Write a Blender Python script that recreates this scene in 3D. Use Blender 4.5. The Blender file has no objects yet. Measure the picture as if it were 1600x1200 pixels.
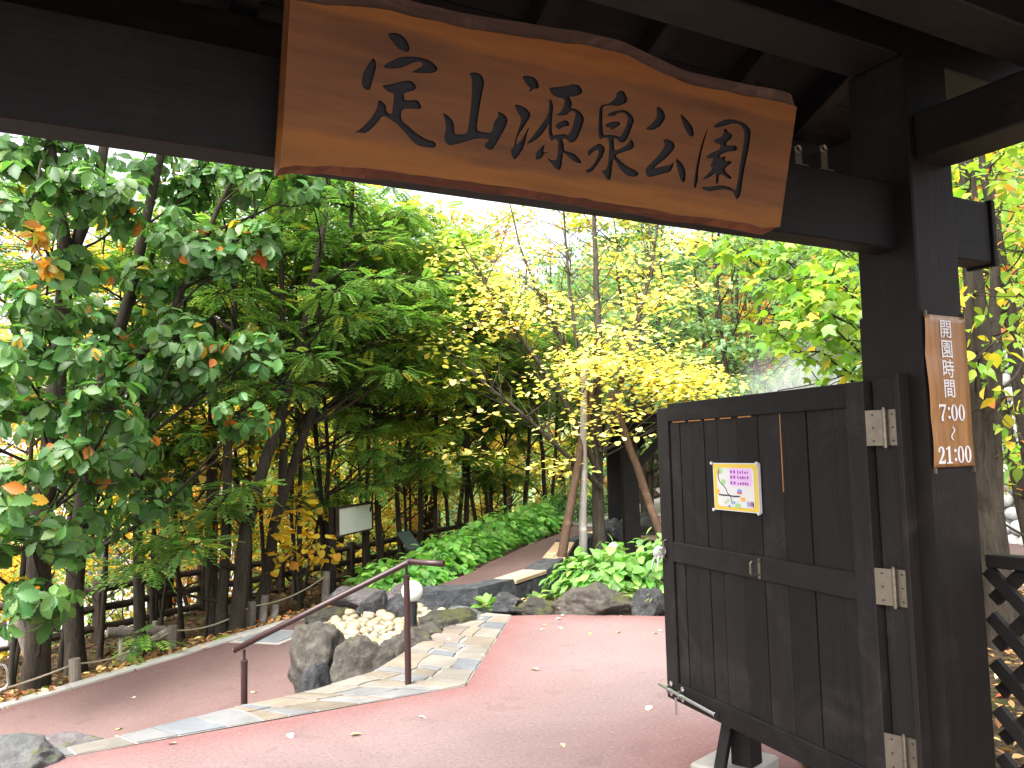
import bpy, bmesh, math, random
import numpy as np
from mathutils import Vector, Matrix, noise
from math import radians as R, sin, cos, pi
sc = bpy.context.scene
# ---------------------------------------------------------------- camera, sky, sun, exposure
cd = bpy.data.cameras.new('camera'); cam = bpy.data.objects.new('camera', cd); sc.collection.objects.link(cam)
sc.camera = cam
cd.sensor_width = 36.0; cd.lens = 36.0*1295/1600; cd.clip_start = 0.05; cd.clip_end = 2000
YAW, PIT, ROL = R(29.2), R(4.614), R(-1.465)
_f = Vector((sin(YAW)*cos(PIT), cos(YAW)*cos(PIT), sin(PIT)))
_r = Vector((cos(YAW), -sin(YAW), 0)); _u = _r.cross(_f)
_cr = _r*cos(ROL)+_u*sin(ROL); _cu = -_r*sin(ROL)+_u*cos(ROL)
cam.matrix_world = Matrix(((_cr.x, _cu.x, -_f.x, 0), (_cr.y, _cu.y, -_f.y, 0), (_cr.z, _cu.z, -_f.z, 1.55), (0, 0, 0, 1)))
SUN_EL, SUN_AZ = 56, 245           # an overcast day: soft light from high up behind the viewer
w = bpy.data.worlds.new('World'); sc.world = w; w.use_nodes = True
nt = w.node_tree; nt.nodes.clear()
sky = nt.nodes.new('ShaderNodeTexSky'); sky.sky_type = 'NISHITA'; sky.sun_disc = False
sky.sun_elevation = R(SUN_EL); sky.sun_rotation = R(SUN_AZ); sky.air_density = 1.0; sky.dust_density = 8.0; sky.ozone_density = 1.0
hs = nt.nodes.new('ShaderNodeHueSaturation'); hs.inputs['Saturation'].default_value = 0.22
bg = nt.nodes.new('ShaderNodeBackground'); bg.inputs['Strength'].default_value = 0.15
wo = nt.nodes.new('ShaderNodeOutputWorld')
nt.links.new(sky.outputs[0], hs.inputs['Color']); nt.links.new(hs.outputs[0], bg.inputs[0]); nt.links.new(bg.outputs[0], wo.inputs[0])
sl = bpy.data.lights.new('sun', 'SUN'); sl.energy = .8; sl.angle = R(70); sl.color = (1, .96, .9)
so = bpy.data.objects.new('sun', sl); sc.collection.objects.link(so)
_sd = Vector((sin(R(SUN_AZ))*cos(R(SUN_EL)), cos(R(SUN_AZ))*cos(R(SUN_EL)), sin(R(SUN_EL))))
so.rotation_euler = _sd.to_track_quat('Z', 'Y').to_euler(); so.location = (0, 0, 30)
sc.view_settings.view_transform = 'Standard'; sc.view_settings.look = 'None'
sc.view_settings.gamma = 1.0; sc.view_settings.use_curve_mapping = False
sc.view_settings.exposure = 2.3
sc.cycles.max_bounces = 6; sc.cycles.diffuse_bounces = 4; sc.cycles.glossy_bounces = 2
sc.cycles.transmission_bounces = 4; sc.cycles.transparent_max_bounces = 8
rnd = random.Random(7); rng = np.random.default_rng(7)
COL = sc.collection
# ---------------------------------------------------------------- helpers
def tag(o, label=None, cat=None, group=None, kind=None):
    for k, v in (('label', label), ('category', cat), ('group', group), ('kind', kind)):
        if v: o[k] = v
    return o
def thing(name, label, cat, loc=(0, 0, 0), group=None):
    o = bpy.data.objects.new(name, None); COL.objects.link(o); o.location = loc; o.empty_display_size = .1
    return tag(o, label, cat, group)
def link(name, me, parent=None, mat=None):
    o = bpy.data.objects.new(name, me); COL.objects.link(o)
    if mat and not me.materials: me.materials.append(mat)
    if parent is not None:
        o.parent = parent
        o.matrix_parent_inverse = pinv(parent)
    return o
def pinv(p):
    M = Matrix.Identity(4); q = p
    chain = []
    while q is not None: chain.append(q); q = q.parent
    for q in reversed(chain): M = M @ (q.matrix_parent_inverse if q.parent else Matrix.Identity(4)) @ q.matrix_basis
    return M.inverted()
def V3(a): return np.asarray(a, float)
class MB:
    def __init__(s): s.v = []; s.f = []; s.m = []
    def add(s, v, f, m=0):
        k = len(s.v); s.v += [tuple(float(c) for c in p) for p in v]; s.f += [tuple(i+k for i in q) for q in f]; s.m += [m]*len(f); return s
    def obox(s, o, a, b, c, m=0):          # corner o and three edge vectors
        o, a, b, c = map(V3, (o, a, b, c))
        if np.dot(np.cross(a, b), c) < 0: o = o+c; c = -c
        v = [o, o+a, o+a+b, o+b, o+c, o+a+c, o+a+b+c, o+b+c]
        return s.add(v, [(3, 2, 1, 0), (4, 5, 6, 7), (0, 1, 5, 4), (1, 2, 6, 5), (2, 3, 7, 6), (3, 0, 4, 7)], m)
    def box(s, x0, x1, y0, y1, z0, z1, m=0): return s.obox((x0, y0, z0), (x1-x0, 0, 0), (0, y1-y0, 0), (0, 0, z1-z0), m)
    def tube(s, pts, rad, n=8, m=0, cap=True):
        P = np.asarray(pts, float); L = len(P)
        rad = np.broadcast_to(np.asarray(rad, float), (L,))
        T = np.gradient(P, axis=0); T /= np.linalg.norm(T, axis=1)[:, None]+1e-9
        ref = np.array([0, 0, 1.]) if abs(T[0, 2]) < .9 else np.array([1., 0, 0])
        x = np.cross(ref, T[0]); x /= np.linalg.norm(x)
        vs = []
        an = np.arange(n)*2*pi/n
        for i in range(L):
            x = x-T[i]*np.dot(x, T[i]); x /= np.linalg.norm(x)+1e-9; y = np.cross(T[i], x)
            vs.append(P[i]+rad[i]*(np.cos(an)[:, None]*x+np.sin(an)[:, None]*y))
        vs = np.concatenate(vs)
        f = []
        for i in range(L-1):
            for j in range(n):
                a, b = i*n+j, i*n+(j+1) % n
                f.append((a, b, b+n, a+n))
        if cap: f.append(tuple(range(n-1, -1, -1))); f.append(tuple(range((L-1)*n, L*n)))
        return s.add(vs, f, m)
    def prism(s, poly, z0, z1, m=0):       # poly counter-clockwise in XY
        n = len(poly); v = [(x, y, z0) for x, y in poly]+[(x, y, z1) for x, y in poly]
        f = [tuple(range(n-1, -1, -1)), tuple(range(n, 2*n))]+[(i, (i+1) % n, n+(i+1) % n, n+i) for i in range(n)]
        return s.add(v, f, m)
    def lathe(s, c, prof, n=20, m=0):
        v = []; f = []
        for r, z in prof:
            for j in range(n): v.append((c[0]+r*cos(2*pi*j/n), c[1]+r*sin(2*pi*j/n), c[2]+z))
        for i in range(len(prof)-1):
            for j in range(n): f.append((i*n+j, i*n+(j+1) % n, (i+1)*n+(j+1) % n, (i+1)*n+j))
        f.append(tuple(range(n-1, -1, -1))); f.append(tuple(range((len(prof)-1)*n, len(prof)*n)))
        return s.add(v, f, m)
    def mesh(s, name, mats, bevel=0, smooth=False):
        me = bpy.data.meshes.new(name); me.from_pydata(s.v, [], s.f)
        for m in (mats if isinstance(mats, (list, tuple)) else [mats]): me.materials.append(m)
        me.polygons.foreach_set('material_index', s.m)
        if bevel:
            bm = bmesh.new(); bm.from_mesh(me)
            bmesh.ops.bevel(bm, geom=list(bm.edges), offset=bevel, segments=1, affect='EDGES', clamp_overlap=True)
            bm.to_mesh(me); bm.free()
        if smooth: me.polygons.foreach_set('use_smooth', [True]*len(me.polygons))
        me.update(); return me
    def build(s, name, mats, parent=None, bevel=0, smooth=False):
        return link(name, s.mesh(name, mats, bevel, smooth), parent)
# ---------------------------------------------------------------- materials
MATS = {}
def newmat(name):
    m = bpy.data.materials.new(name); m.use_nodes = True; t = m.node_tree
    b = t.nodes['Principled BSDF']; MATS[name] = m
    return m, t, b
def ramp(t, fac, stops):
    r = t.nodes.new('ShaderNodeValToRGB'); e = r.color_ramp.elements
    while len(e) < len(stops): e.new(.5)
    for i, (p, c) in enumerate(stops): e[i].position = p; e[i].color = (*c, 1)
    t.links.new(fac, r.inputs[0]); return r.outputs[0]
def noi(t, scale, detail=6, rough=.6, vec=None, dist=0):
    n = t.nodes.new('ShaderNodeTexNoise'); n.inputs['Scale'].default_value = scale; n.inputs['Detail'].default_value = detail
    n.inputs['Roughness'].default_value = rough; n.inputs['Distortion'].default_value = dist
    if vec is not None: t.links.new(vec, n.inputs['Vector'])
    return n.outputs['Fac']
def objvec(t, scale=(1, 1, 1), which='Object'):
    c = t.nodes.new('ShaderNodeTexCoord'); m = t.nodes.new('ShaderNodeMapping'); m.inputs['Scale'].default_value = scale
    t.links.new(c.outputs[which], m.inputs['Vector']); return m.outputs[0]
def bump(t, b, h, strength, dist=.01):
    n = t.nodes.new('ShaderNodeBump'); n.inputs['Strength'].default_value = strength; n.inputs['Distance'].default_value = dist
    t.links.new(h, n.inputs['Height']); t.links.new(n.outputs[0], b.inputs['Normal'])
def mix(t, fac, a, b_, mode='MIX'):
    n = t.nodes.new('ShaderNodeMix'); n.data_type = 'RGBA'; n.blend_type = mode
    for s, v in ((n.inputs[0], fac), (n.inputs[6], a), (n.inputs[7], b_)):
        if isinstance(v, (int, float)): s.default_value = v
        elif isinstance(v, tuple): s.default_value = (*v, 1)
        else: t.links.new(v, s)
    return n.outputs[2]
def math_(t, op, a, b_=0.0):
    n = t.nodes.new('ShaderNodeMath'); n.operation = op
    for i, v in ((0, a), (1, b_)):
        if isinstance(v, (int, float)): n.inputs[i].default_value = v
        else: t.links.new(v, n.inputs[i])
    return n.outputs[0]
def plain(name, col, rough=.5, metal=0, spec=.5, var=.0, vs=20, bmp=0):
    m, t, b = newmat(name)
    b.inputs['Roughness'].default_value = rough; b.inputs['Metallic'].default_value = metal; b.inputs['Specular IOR Level'].default_value = spec
    if var:
        n = noi(t, vs, vec=objvec(t))
        c = ramp(t, n, [(.25, tuple(x*(1-var) for x in col)), (.75, tuple(min(1, x*(1+var)) for x in col))])
        t.links.new(c, b.inputs['Base Color'])
        if bmp: bump(t, b, n, bmp)
    else: b.inputs['Base Color'].default_value = (*col, 1)
    return m
def wood(name, cols, axis='X', rough=.55, spec=.4, bmp=.45, sc_=1.0, rand=.38):
    m, t, b = newmat(name)
    s = {'X': (1.2, 22, 22), 'Y': (22, 1.2, 22), 'Z': (22, 22, 1.2)}[axis]
    v = objvec(t, tuple(q*sc_ for q in s))
    g = noi(t, 1.6, 8, .65, v, .6); g2 = noi(t, 6, 4, .6, v)
    big = noi(t, 1.3, 3, .5, objvec(t))
    h = math_(t, 'ADD', math_(t, 'MULTIPLY', g, .6), math_(t, 'MULTIPLY', g2, .4))
    c = ramp(t, h, [(.3, cols[0]), (.52, cols[1]), (.72, cols[2])])
    c = mix(t, math_(t, 'MULTIPLY', big, .5), c, tuple(x*.6 for x in cols[1]))
    du = noi(t, 3.1, 8, .75, objvec(t), .8); c = mix(t, math_(t, 'MULTIPLY', math_(t, 'MAXIMUM', math_(t, 'SUBTRACT', du, .52), 0.0), 2.6), c, tuple(min(.9, x*2.3) for x in cols[2]))
    if rand:
        oi = t.nodes.new('ShaderNodeObjectInfo')
        mr = t.nodes.new('ShaderNodeMapRange'); mr.inputs[3].default_value = 1-rand; mr.inputs[4].default_value = 1+rand
        t.links.new(oi.outputs['Random'], mr.inputs[0])
        c = mix(t, 1.0, c, mr.outputs[0], 'MULTIPLY')
    t.links.new(c, b.inputs['Base Color'])
    b.inputs['Roughness'].default_value = rough; b.inputs['Specular IOR Level'].default_value = spec
    bump(t, b, h, bmp, .004)
    return m
DK = [(.0050, .0043, .0042), (.0085, .0074, .0073), (.0145, .0128, .0126)]
for ax in 'XYZ': wood('dark_wood_'+ax, DK, ax, .62, .22)
DKX, DKY, DKZ = (MATS['dark_wood_'+a] for a in 'XYZ')
POSTW = wood('post_wood', [(.0065, .0050, .0047), (.0110, .0086, .0081), (.0185, .0150, .0142)], 'Z', .6, .22)
RAW = plain('raw_split_wood', (.42, .20, .06), .7)
LOGW = wood('grey_log_wood', [(.10, .085, .07), (.17, .145, .12), (.27, .24, .21)], 'Z', .85, .2, .5)
POLEW = wood('pale_pole_wood', [(.17, .155, .14), (.25, .235, .22), (.33, .315, .30)], 'Z', .8, .2, .4)
BROWNPOLE = wood('brown_pole_wood', [(.045, .026, .016), (.08, .05, .033), (.13, .085, .055)], 'Z', .8, .2, .4)
FENCEW = wood('brown_fence_wood', [(.022, .015, .011), (.038, .027, .020), (.06, .045, .035)], 'X', .8, .2, .4)
BENCHW = wood('bench_wood', [(.40, .27, .16), (.50, .36, .23), (.58, .44, .30)], 'X', .7, .2, .2)
BOARDW = None
def rockmat(name, c0, c1, c2, moss=.35, mosscol=(.10, .12, .015)):
    m, t, b = newmat(name)
    v = objvec(t)
    n1 = noi(t, 9, 10, .75, v); n2 = noi(t, 55, 6, .75, v); n3 = noi(t, 4.5, 6, .7, v)
    c = ramp(t, n1, [(.3, c0), (.5, c1), (.72, c2)])
    c = mix(t, math_(t, 'MULTIPLY', n2, .5), c, c0)
    ge = t.nodes.new('ShaderNodeNewGeometry'); sp = t.nodes.new('ShaderNodeSeparateXYZ'); t.links.new(ge.outputs['Normal'], sp.inputs[0])
    k = math_(t, 'MULTIPLY', math_(t, 'GREATER_THAN', math_(t, 'ADD', math_(t, 'MULTIPLY', sp.outputs[2], .18), n3), .76-moss*.35), math_(t, 'MULTIPLY', n2, 1.3))
    c = mix(t, k, c, mosscol)
    t.links.new(c, b.inputs['Base Color']); b.inputs['Roughness'].default_value = .85; b.inputs['Specular IOR Level'].default_value = .25
    hh = math_(t, 'ADD', math_(t, 'MULTIPLY', n1, 1.0), math_(t, 'MULTIPLY', n2, .35))
    bump(t, b, hh, 1.0, .06)
    return m
RK_BROWN = rockmat('brown_volcanic_rock', (.036, .031, .026), (.10, .09, .075), (.23, .21, .18), .25, (.06, .065, .012))
RK_GREY = rockmat('dark_grey_rock', (.024, .024, .025), (.062, .063, .065), (.15, .152, .155), .05)
RK_MOSS = rockmat('mossy_rock', (.024, .021, .017), (.062, .057, .047), (.14, .13, .11), .36, (.065, .072, .012))
RK_PINK = rockmat('pinkish_grey_rock', (.10, .088, .088), (.175, .155, .155), (.26, .24, .24), 0)
RK_PALE = rockmat('pale_grey_rock', (.08, .083, .08), (.16, .163, .16), (.27, .275, .27), .1)
def stone(name, col, var=.3, rough=.75):
    m, t, b = newmat(name); v = objvec(t)
    n1 = noi(t, 4, 6, .6, v, .4); n2 = noi(t, 60, 4, .6, v)
    c = ramp(t, n1, [(.3, tuple(x*(1-var) for x in col)), (.7, tuple(min(1, x*(1+var)) for x in col))])
    c = mix(t, math_(t, 'MULTIPLY', n2, .25), c, tuple(x*.55 for x in col))
    oi = t.nodes.new('ShaderNodeObjectInfo'); mr = t.nodes.new('ShaderNodeMapRange'); mr.inputs[3].default_value = .78; mr.inputs[4].default_value = 1.15
    t.links.new(oi.outputs['Random'], mr.inputs[0]); c = mix(t, 1.0, c, mr.outputs[0], 'MULTIPLY')
    t.links.new(c, b.inputs['Base Color']); b.inputs['Roughness'].default_value = rough
    bump(t, b, math_(t, 'ADD', n1, math_(t, 'MULTIPLY', n2, .3)), .35, .01)
    return m
FLAG = [stone('flag_tan', (.152, .125, .092)), stone('flag_cream', (.165, .15, .124)), stone('flag_bluegrey', (.108, .116, .125)), stone('flag_grey', (.13, .13, .128)), stone('flag_brown', (.135, .11, .092))]
MORTAR = stone('mortar', (.20, .19, .17), .2)
CONC = stone('pale_concrete', (.32, .30, .27), .2)
RIMST = rockmat('rim_stone', (.03, .032, .034), (.07, .075, .08), (.16, .17, .175), -.4)
KERBM = stone('kerb_concrete', (.42, .40, .36), .2)
PEB = stone('cream_pebble', (.29, .235, .15), .35, .6)
COB = stone('white_cobble', (.55, .55, .56), .3, .6)
def asphalt(name, pale, red):
    m, t, b = newmat(name); v = objvec(t)
    big = noi(t, .9, 5, .6, v, .5); mid = noi(t, 6, 5, .6, v); fine = noi(t, 160, 3, .7, v)
    at = t.nodes.new('ShaderNodeAttribute'); at.attribute_name = 'wear'
    k = math_(t, 'MULTIPLY', at.outputs['Fac'], math_(t, 'ADD', math_(t, 'MULTIPLY', mid, .9), .45))
    k = math_(t, 'MINIMUM', math_(t, 'MULTIPLY', k, 1.0), 1.0)
    c = ramp(t, big, [(.3, tuple(x*.74 for x in pale)), (.7, tuple(x*1.04 for x in pale))])
    c = mix(t, k, c, red)
    grit = noi(t, 45, 4, .8, v)
    c = mix(t, math_(t, 'MULTIPLY', fine, .42), c, tuple(x*.45 for x in pale))
    c = mix(t, math_(t, 'MULTIPLY', math_(t, 'GREATER_THAN', grit, .58), .42), c, tuple(x*.5 for x in red))
    c = mix(t, math_(t, 'MULTIPLY', math_(t, 'LESS_THAN', grit, .38), .5), c, tuple(min(1, x*1.5) for x in pale))
    # small stains
    st = noi(t, 2.7, 2, .5, v); c = mix(t, math_(t, 'MULTIPLY', math_(t, 'GREATER_THAN', st, .66), .30), c, tuple(x*.5 for x in pale))
    t.links.new(c, b.inputs['Base Color']); b.inputs['Roughness'].default_value = .9; b.inputs['Specular IOR Level'].default_value = .2
    bump(t, b, fine, .5, .004)
    return m
TERR = asphalt('red_terrace_surface', (.205, .148, .144), (.165, .070, .064))
PATHM = asphalt('red_path_surface', (.155, .100, .092), (.150, .068, .060))
GREYPAVE = stone('grey_paving', (.36, .33, .31), .2)
def soilmat():
    m, t, b = newmat('forest_soil'); v = objvec(t)
    n = noi(t, 3, 7, .7, v); n2 = noi(t, 22, 5, .7, v)
    c = ramp(t, n2, [(.35, (.022, .016, .010)), (.55, (.06, .042, .026)), (.72, (.16, .095, .045))])
    c = mix(t, math_(t, 'MULTIPLY', math_(t, 'GREATER_THAN', n, .56), .6), c, (.035, .05, .012))
    t.links.new(c, b.inputs['Base Color']); b.inputs['Roughness'].default_value = 1; b.inputs['Specular IOR Level'].default_value = .1
    bump(t, b, n2, .8, .05); return m
SOIL = soilmat()
def attrleaf(name, trans=.35, rough=.42, spec=.5):
    m, t, b = newmat(name)
    at = t.nodes.new('ShaderNodeAttribute'); at.attribute_name = 'Col'
    t.links.new(at.outputs['Color'], b.inputs['Base Color']); b.inputs['Roughness'].default_value = rough; b.inputs['Specular IOR Level'].default_value = spec
    tr = t.nodes.new('ShaderNodeBsdfTranslucent')
    g = mix(t, 1.0, at.outputs['Color'], (1.25, 1.3, .7), 'MULTIPLY'); t.links.new(g, tr.inputs[0])
    mx = t.nodes.new('ShaderNodeMixShader'); mx.inputs[0].default_value = trans
    t.links.new(b.outputs[0], mx.inputs[1]); t.links.new(tr.outputs[0], mx.inputs[2])
    t.links.new(mx.outputs[0], t.nodes['Material Output'].inputs['Surface'])
    return m
LEAF = attrleaf('leaf', .5); DRY = attrleaf('dry_leaf', .12, .8, .15)
def barkmat(name, c0, c1):
    m, t, b = newmat(name); v = objvec(t, (14, 14, 2.5)); n = noi(t, 2, 7, .7, v); n2 = noi(t, 2, 3, .5, objvec(t))
    c = ramp(t, n, [(.33, c0), (.66, c1)]); c = mix(t, math_(t, 'MULTIPLY', n2, .4), c, (.03, .033, .022))
    t.links.new(c, b.inputs['Base Color']); b.inputs['Roughness'].default_value = .95; b.inputs['Specular IOR Level'].default_value = .15
    bump(t, b, n, .8, .02); return m
BARK = barkmat('brown_bark', (.016, .012, .009), (.060, .046, .036)); BARKG = barkmat('grey_bark', (.035, .029, .023), (.115, .098, .08))
STEEL = plain('worn_steel', (.21, .19, .15), .5, 1.0, var=.2, vs=30); CHROME = plain('bright_steel', (.6, .6, .6), .25, 1.0)
BROWNP = plain('brown_paint', (.028, .012, .011), .4, 0, .4); BLACKP = plain('black_paint', (.012, .012, .013), .4)
GLOBE = plain('white_globe', (.62, .62, .60), .3); WHITE = plain('white_paper', (.58, .58, .58), .5); YELLOW = plain('yellow_print', (.62, .45, .05), .4)
INK = plain('black_ink', (.02, .02, .025), .5); LETTER = plain('black_lettering', (.0085, .0092, .0115), .5, 0, .25, .2, 60, .3)
LILAC = plain('lilac_print', (.62, .40, .70), .4); ORANGE = plain('orange_print', (.85, .38, .06), .4); GREENP = plain('green_print', (.30, .52, .22), .4); BLUEP = plain('blue_print', (.12, .28, .62), .4); REDP = plain('red_print', (.6, .05, .06), .4); PURPLE = plain('purple_ink', (.22, .05, .25), .4)
# ---------------------------------------------------------------- the lie of the land
def zpath(x, y): return np.clip(-.5+.09*(.775*x+.632*y-4.81), -1.2, .03)
KERB = np.array([(-9, 6.5), (-3, 7.65), (-.32, 8.30), (.15, 8.42), (.67, 8.60), (1.25, 8.80), (1.78, 9.02), (2.21, 9.15), (2.8, 9.38), (3.5, 9.5), (4.27, 9.62), (4.92, 9.97), (5.6, 10.55), (6.9, 11.85), (8.29, 13.05), (9.3, 14.2), (11, 16), (14.5, 18.2)])
PRIGHT = np.array([(-9, 3.6), (-3, 4.7), (0, 5.2), (1.2, 5.6), (1.65, 5.8), (2.3, 7.1), (2.75, 8.1), (3.4, 8.30), (4.0, 8.1), (4.5, 8.36), (5.2, 8.83), (5.95, 9.6), (7.15, 11.2), (8.2, 12.0), (9.9, 12.9), (15.5, 14.8)])
def resample(P, n):
    P = np.asarray(P, float); s = np.r_[0, np.cumsum(np.hypot(*np.diff(P[:, :2], axis=0).T))]
    t = np.linspace(0, s[-1], n); return np.stack([np.interp(t, s, P[:, k]) for k in range(P.shape[1])], 1)
def sdist(P, X, Y):      # signed distance to a polyline, left side positive
    best = np.full(np.shape(X), 1e9); sg = np.zeros(np.shape(X))
    for (ax, ay), (bx, by) in zip(P[:-1], P[1:]):
        dx, dy = bx-ax, by-ay; L = dx*dx+dy*dy
        t = np.clip(((X-ax)*dx+(Y-ay)*dy)/L, 0, 1); d = np.hypot(X-ax-t*dx, Y-ay-t*dy)
        c = dx*(Y-ay)-dy*(X-ax); m = d < best; best = np.where(m, d, best); sg = np.where(m, np.sign(c), sg)
    return best*sg
def sstep(a, b, x): t = np.clip((x-a)/(b-a), 0, 1); return t*t*(3-2*t)
def ground_z(X, Y):
    X = np.asarray(X, float); Y = np.asarray(Y, float)
    q = sdist(KERB, X, Y); zp = zpath(X, Y)
    bank = zp-.06-.20*np.clip(q-.15, 0, 2.8)
    z = bank-4.2*sstep(3.6, 11, q)
    z = np.where(q > 0, z, np.minimum(-.42, zp-.22))
    z = np.where(Y < 4.0, np.minimum(z, -.5), z)
    u = X*.78+Y*.62
    hill = 24*sstep(24, 92, u)*sstep(-14, 10, X*.85-Y*.5+1)
    far = 14*sstep(55, 120, np.hypot(X, Y))*(1-sstep(-14, 10, X*.85-Y*.5+1))
    behind = sstep(15.5, 19, u)*sstep(-3, 0, -q)*.45
    return z+hill+far+behind
def sheet(name, X, Y, Z, mat, attrs=None, smooth=True):
    h, wd = X.shape; v = np.stack([X, Y, Z], -1).reshape(-1, 3)
    i = np.arange(h*wd).reshape(h, wd)
    f = np.stack([i[:-1, :-1], i[:-1, 1:], i[1:, 1:], i[1:, :-1]], -1).reshape(-1, 4)
    me = bpy.data.meshes.new(name); me.from_pydata(v.tolist(), [], f.tolist()); me.materials.append(mat)
    if smooth: me.polygons.foreach_set('use_smooth', [True]*len(me.polygons))
    for k, a in (attrs or {}).items():
        at = me.attributes.new(k, 'FLOAT', 'POINT'); at.data.foreach_set('value', np.asarray(a, np.float32).ravel())
    me.update(); return link(name, me)
def grid1(*segs): return np.unique(np.concatenate([np.arange(a, b, s) for a, b, s in segs]))
gx = grid1((-400, -60, 40), (-60, -12, 4), (-12, 16, .4), (16, 40, 2), (40, 100, 6), (100, 440, 40))
gy = grid1((-120, -8, 16), (-8, 24, .4), (24, 60, 2), (60, 120, 6), (120, 480, 40))
GX, GY = np.meshgrid(gx, gy); GZ = ground_z(GX, GY)+.05*np.sin(GX*2.1+1)*np.sin(GY*1.7)*(np.abs(sdist(KERB, GX, GY)-1.5) < 1.2)
tag(sheet('ground', GX, GY, GZ, SOIL), kind='structure')
# pale river gravel far below the trees
MAT_GRAVEL = stone('river_gravel', (.34, .33, .30), .3)
px_, py_ = np.meshgrid(np.linspace(-60, 30, 30), np.linspace(0, 1, 20))
rx = px_; ry = 18.5+px_*.55+py_*26
tag(sheet('river_gravel_bank', rx, ry, np.full_like(rx, -4.35)+.15*np.sin(rx)*np.cos(ry*.7), MAT_GRAVEL), kind='structure')
# lower path
n = 150; A = resample(KERB, n); B = resample(PRIGHT, n); m = 14; T = np.linspace(0, 1, m)[None, :]
PX = A[:, :1]*(1-T)+B[:, :1]*T; PY = A[:, 1:]*(1-T)+B[:, 1:]*T
wear = np.exp(-T*9)*.4+np.exp(-(1-T)*7)*.9+0*PX
o = sheet('lower_path', PX, PY, zpath(PX, PY), PATHM, {'wear': wear}); tag(o, kind='structure')
# far grey paving behind the pool
xx, yy = np.meshgrid(np.linspace(9.2, 17, 12), np.linspace(0, 1, 8)); tag(sheet('grey_paving', xx, 13.2+(xx-9.2)*.52+yy*3.2, np.full_like(xx, .045)+.35*sstep(13, 17, xx), GREYPAVE), kind='structure')
# terrace
ex = np.array([-9, 2.446, 3.842, 4.26, 5.0, 12, 16]); ey = np.array([5.109, 5.109, 6.989, 6.75, 6.1, 7.4, 7.8])
cx = np.unique(np.r_[np.linspace(-9, 0, 25), np.linspace(0, 6, 121), np.linspace(6, 16, 40), ex])
rowt = 1-(np.linspace(0, 1, 80)**2.2)
TX = np.repeat(cx[None, :], 80, 0); TY = -7+(np.interp(cx, ex, ey)[None, :]+7)*rowt[:, None]
d = np.abs(sdist(np.stack([ex, ey], 1), TX, TY)); wv = np.exp(-(d/.30)**1.2)
wv = np.maximum(wv, .95*np.exp(-((TX-2.95)**2+((TY-3.15)*1.0)**2)/.45))
wv = np.maximum(wv, .5*np.exp(-((TX-2.4)**2+(TY-5.2)**2)/.5))
wv = np.clip(wv*(1+.5*np.array([[noise.noise((x*.9, y*.9, 3)) for x, y in zip(rx_, ry_)] for rx_, ry_ in zip(TX, TY)])), 0, 1)
tag(sheet('red_terrace', TX[:, ::-1], TY[:, ::-1], np.zeros_like(TX), TERR, {'wear': wv[:, ::-1]}), kind='structure')
# stone edging: flagstones on a mortar bed, with a riser down to the lower path
II = np.array([(-.6, 5.1), (.4, 5.115), (1.1, 5.125), (1.7, 5.12), (2.1, 5.115), (2.446, 5.109), (2.9, 5.72), (3.4, 6.39), (3.842, 6.989)])
OO = np.array([(-.6, 5.16), (.42, 5.32), (.95, 5.48), (1.3, 5.54), (1.55, 5.58), (2.06, 5.82), (2.58, 6.36), (3.10, 6.88), (3.69, 7.24)])
seg = np.r_[0, np.cumsum(np.hypot(*np.diff((II+OO)/2, axis=0).T))]; seg /= seg[-1]
def strip(t, w): a = np.array([np.interp(t, seg, II[:, k]) for k in (0, 1)]); b = np.array([np.interp(t, seg, OO[:, k]) for k in (0, 1)]); return a*(1-w)+b*w
mb = MB()
tt = np.linspace(0, 1, 60)
for t0, t1 in zip(tt[:-1], tt[1:]):
    a, b, c, e = strip(t0, .002), strip(t1, .002), strip(t1, 1), strip(t0, 1)
    mb.add([(*a, .002), (*b, .002), (*c, .002), (*e, .002)], [(0, 1, 2, 3)])
    mb.add([(*e, .002), (*c, .002), (*c, -.75), (*e, -.75)], [(0, 1, 2, 3)])
edging = tag(mb.build('stone_edging', MORTAR), kind='structure')
t = .06; cols = []
while t < .995: wdt = rnd.uniform(.034, .066); cols.append((t, min(1, t+wdt))); t += wdt
sk = [rnd.uniform(-.012, .012) for _ in range(len(cols)+1)]; sk[-1] = 0
for i, (t0, t1) in enumerate(cols):
    wm = np.hypot(*(strip((t0+t1)/2, 1)-strip((t0+t1)/2, 0)))
    k = 1 if wm < .34 and rnd.random() < .7 else max(1, round(wm/.24+rnd.uniform(-.3, .3)))
    ws = sorted([0, 1]+[(j+1+rnd.uniform(-.22, .22))/k for j in range(k-1)])
    for w0, w1 in zip(ws[:-1], ws[1:]):
        splits = [0, 1] if rnd.random() < .7 else [0, rnd.uniform(.35, .65), 1]
        for s0, s1 in zip(splits[:-1], splits[1:]):
            def q(s, w_):
                a_ = t0+sk[i]*(w_*2-1); b_ = t1+sk[i+1]*(w_*2-1); return strip(min(max(a_*(1-s)+b_*s, 0), 1), w_)
            j = lambda: rnd.uniform(-.03, .03)
            ring = [q(s0, w0), q((s0+s1)/2, w0+(j() if w0 > 0 else 0)), q(s1, w0), q(s1, (w0+w1)/2), q(s1, w1), q((s0+s1)/2, w1+(j() if w1 < 1 else 0)), q(s0, w1), q(s0, (w0+w1)/2)]
            c = np.mean(ring, 0)
            ring = [p+(c-p)/np.linalg.norm(c-p)*rnd.uniform(.008, .015) for p in ring]
            b = MB(); b.prism([tuple(p) for p in ring], -.02, .008+rnd.uniform(0, .007))
            mt = rnd.choices(FLAG, [3, 3, 2.4, 2.6, 1.2])[0]
            b.build('flagstone', mt, edging, bevel=.003)
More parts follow.
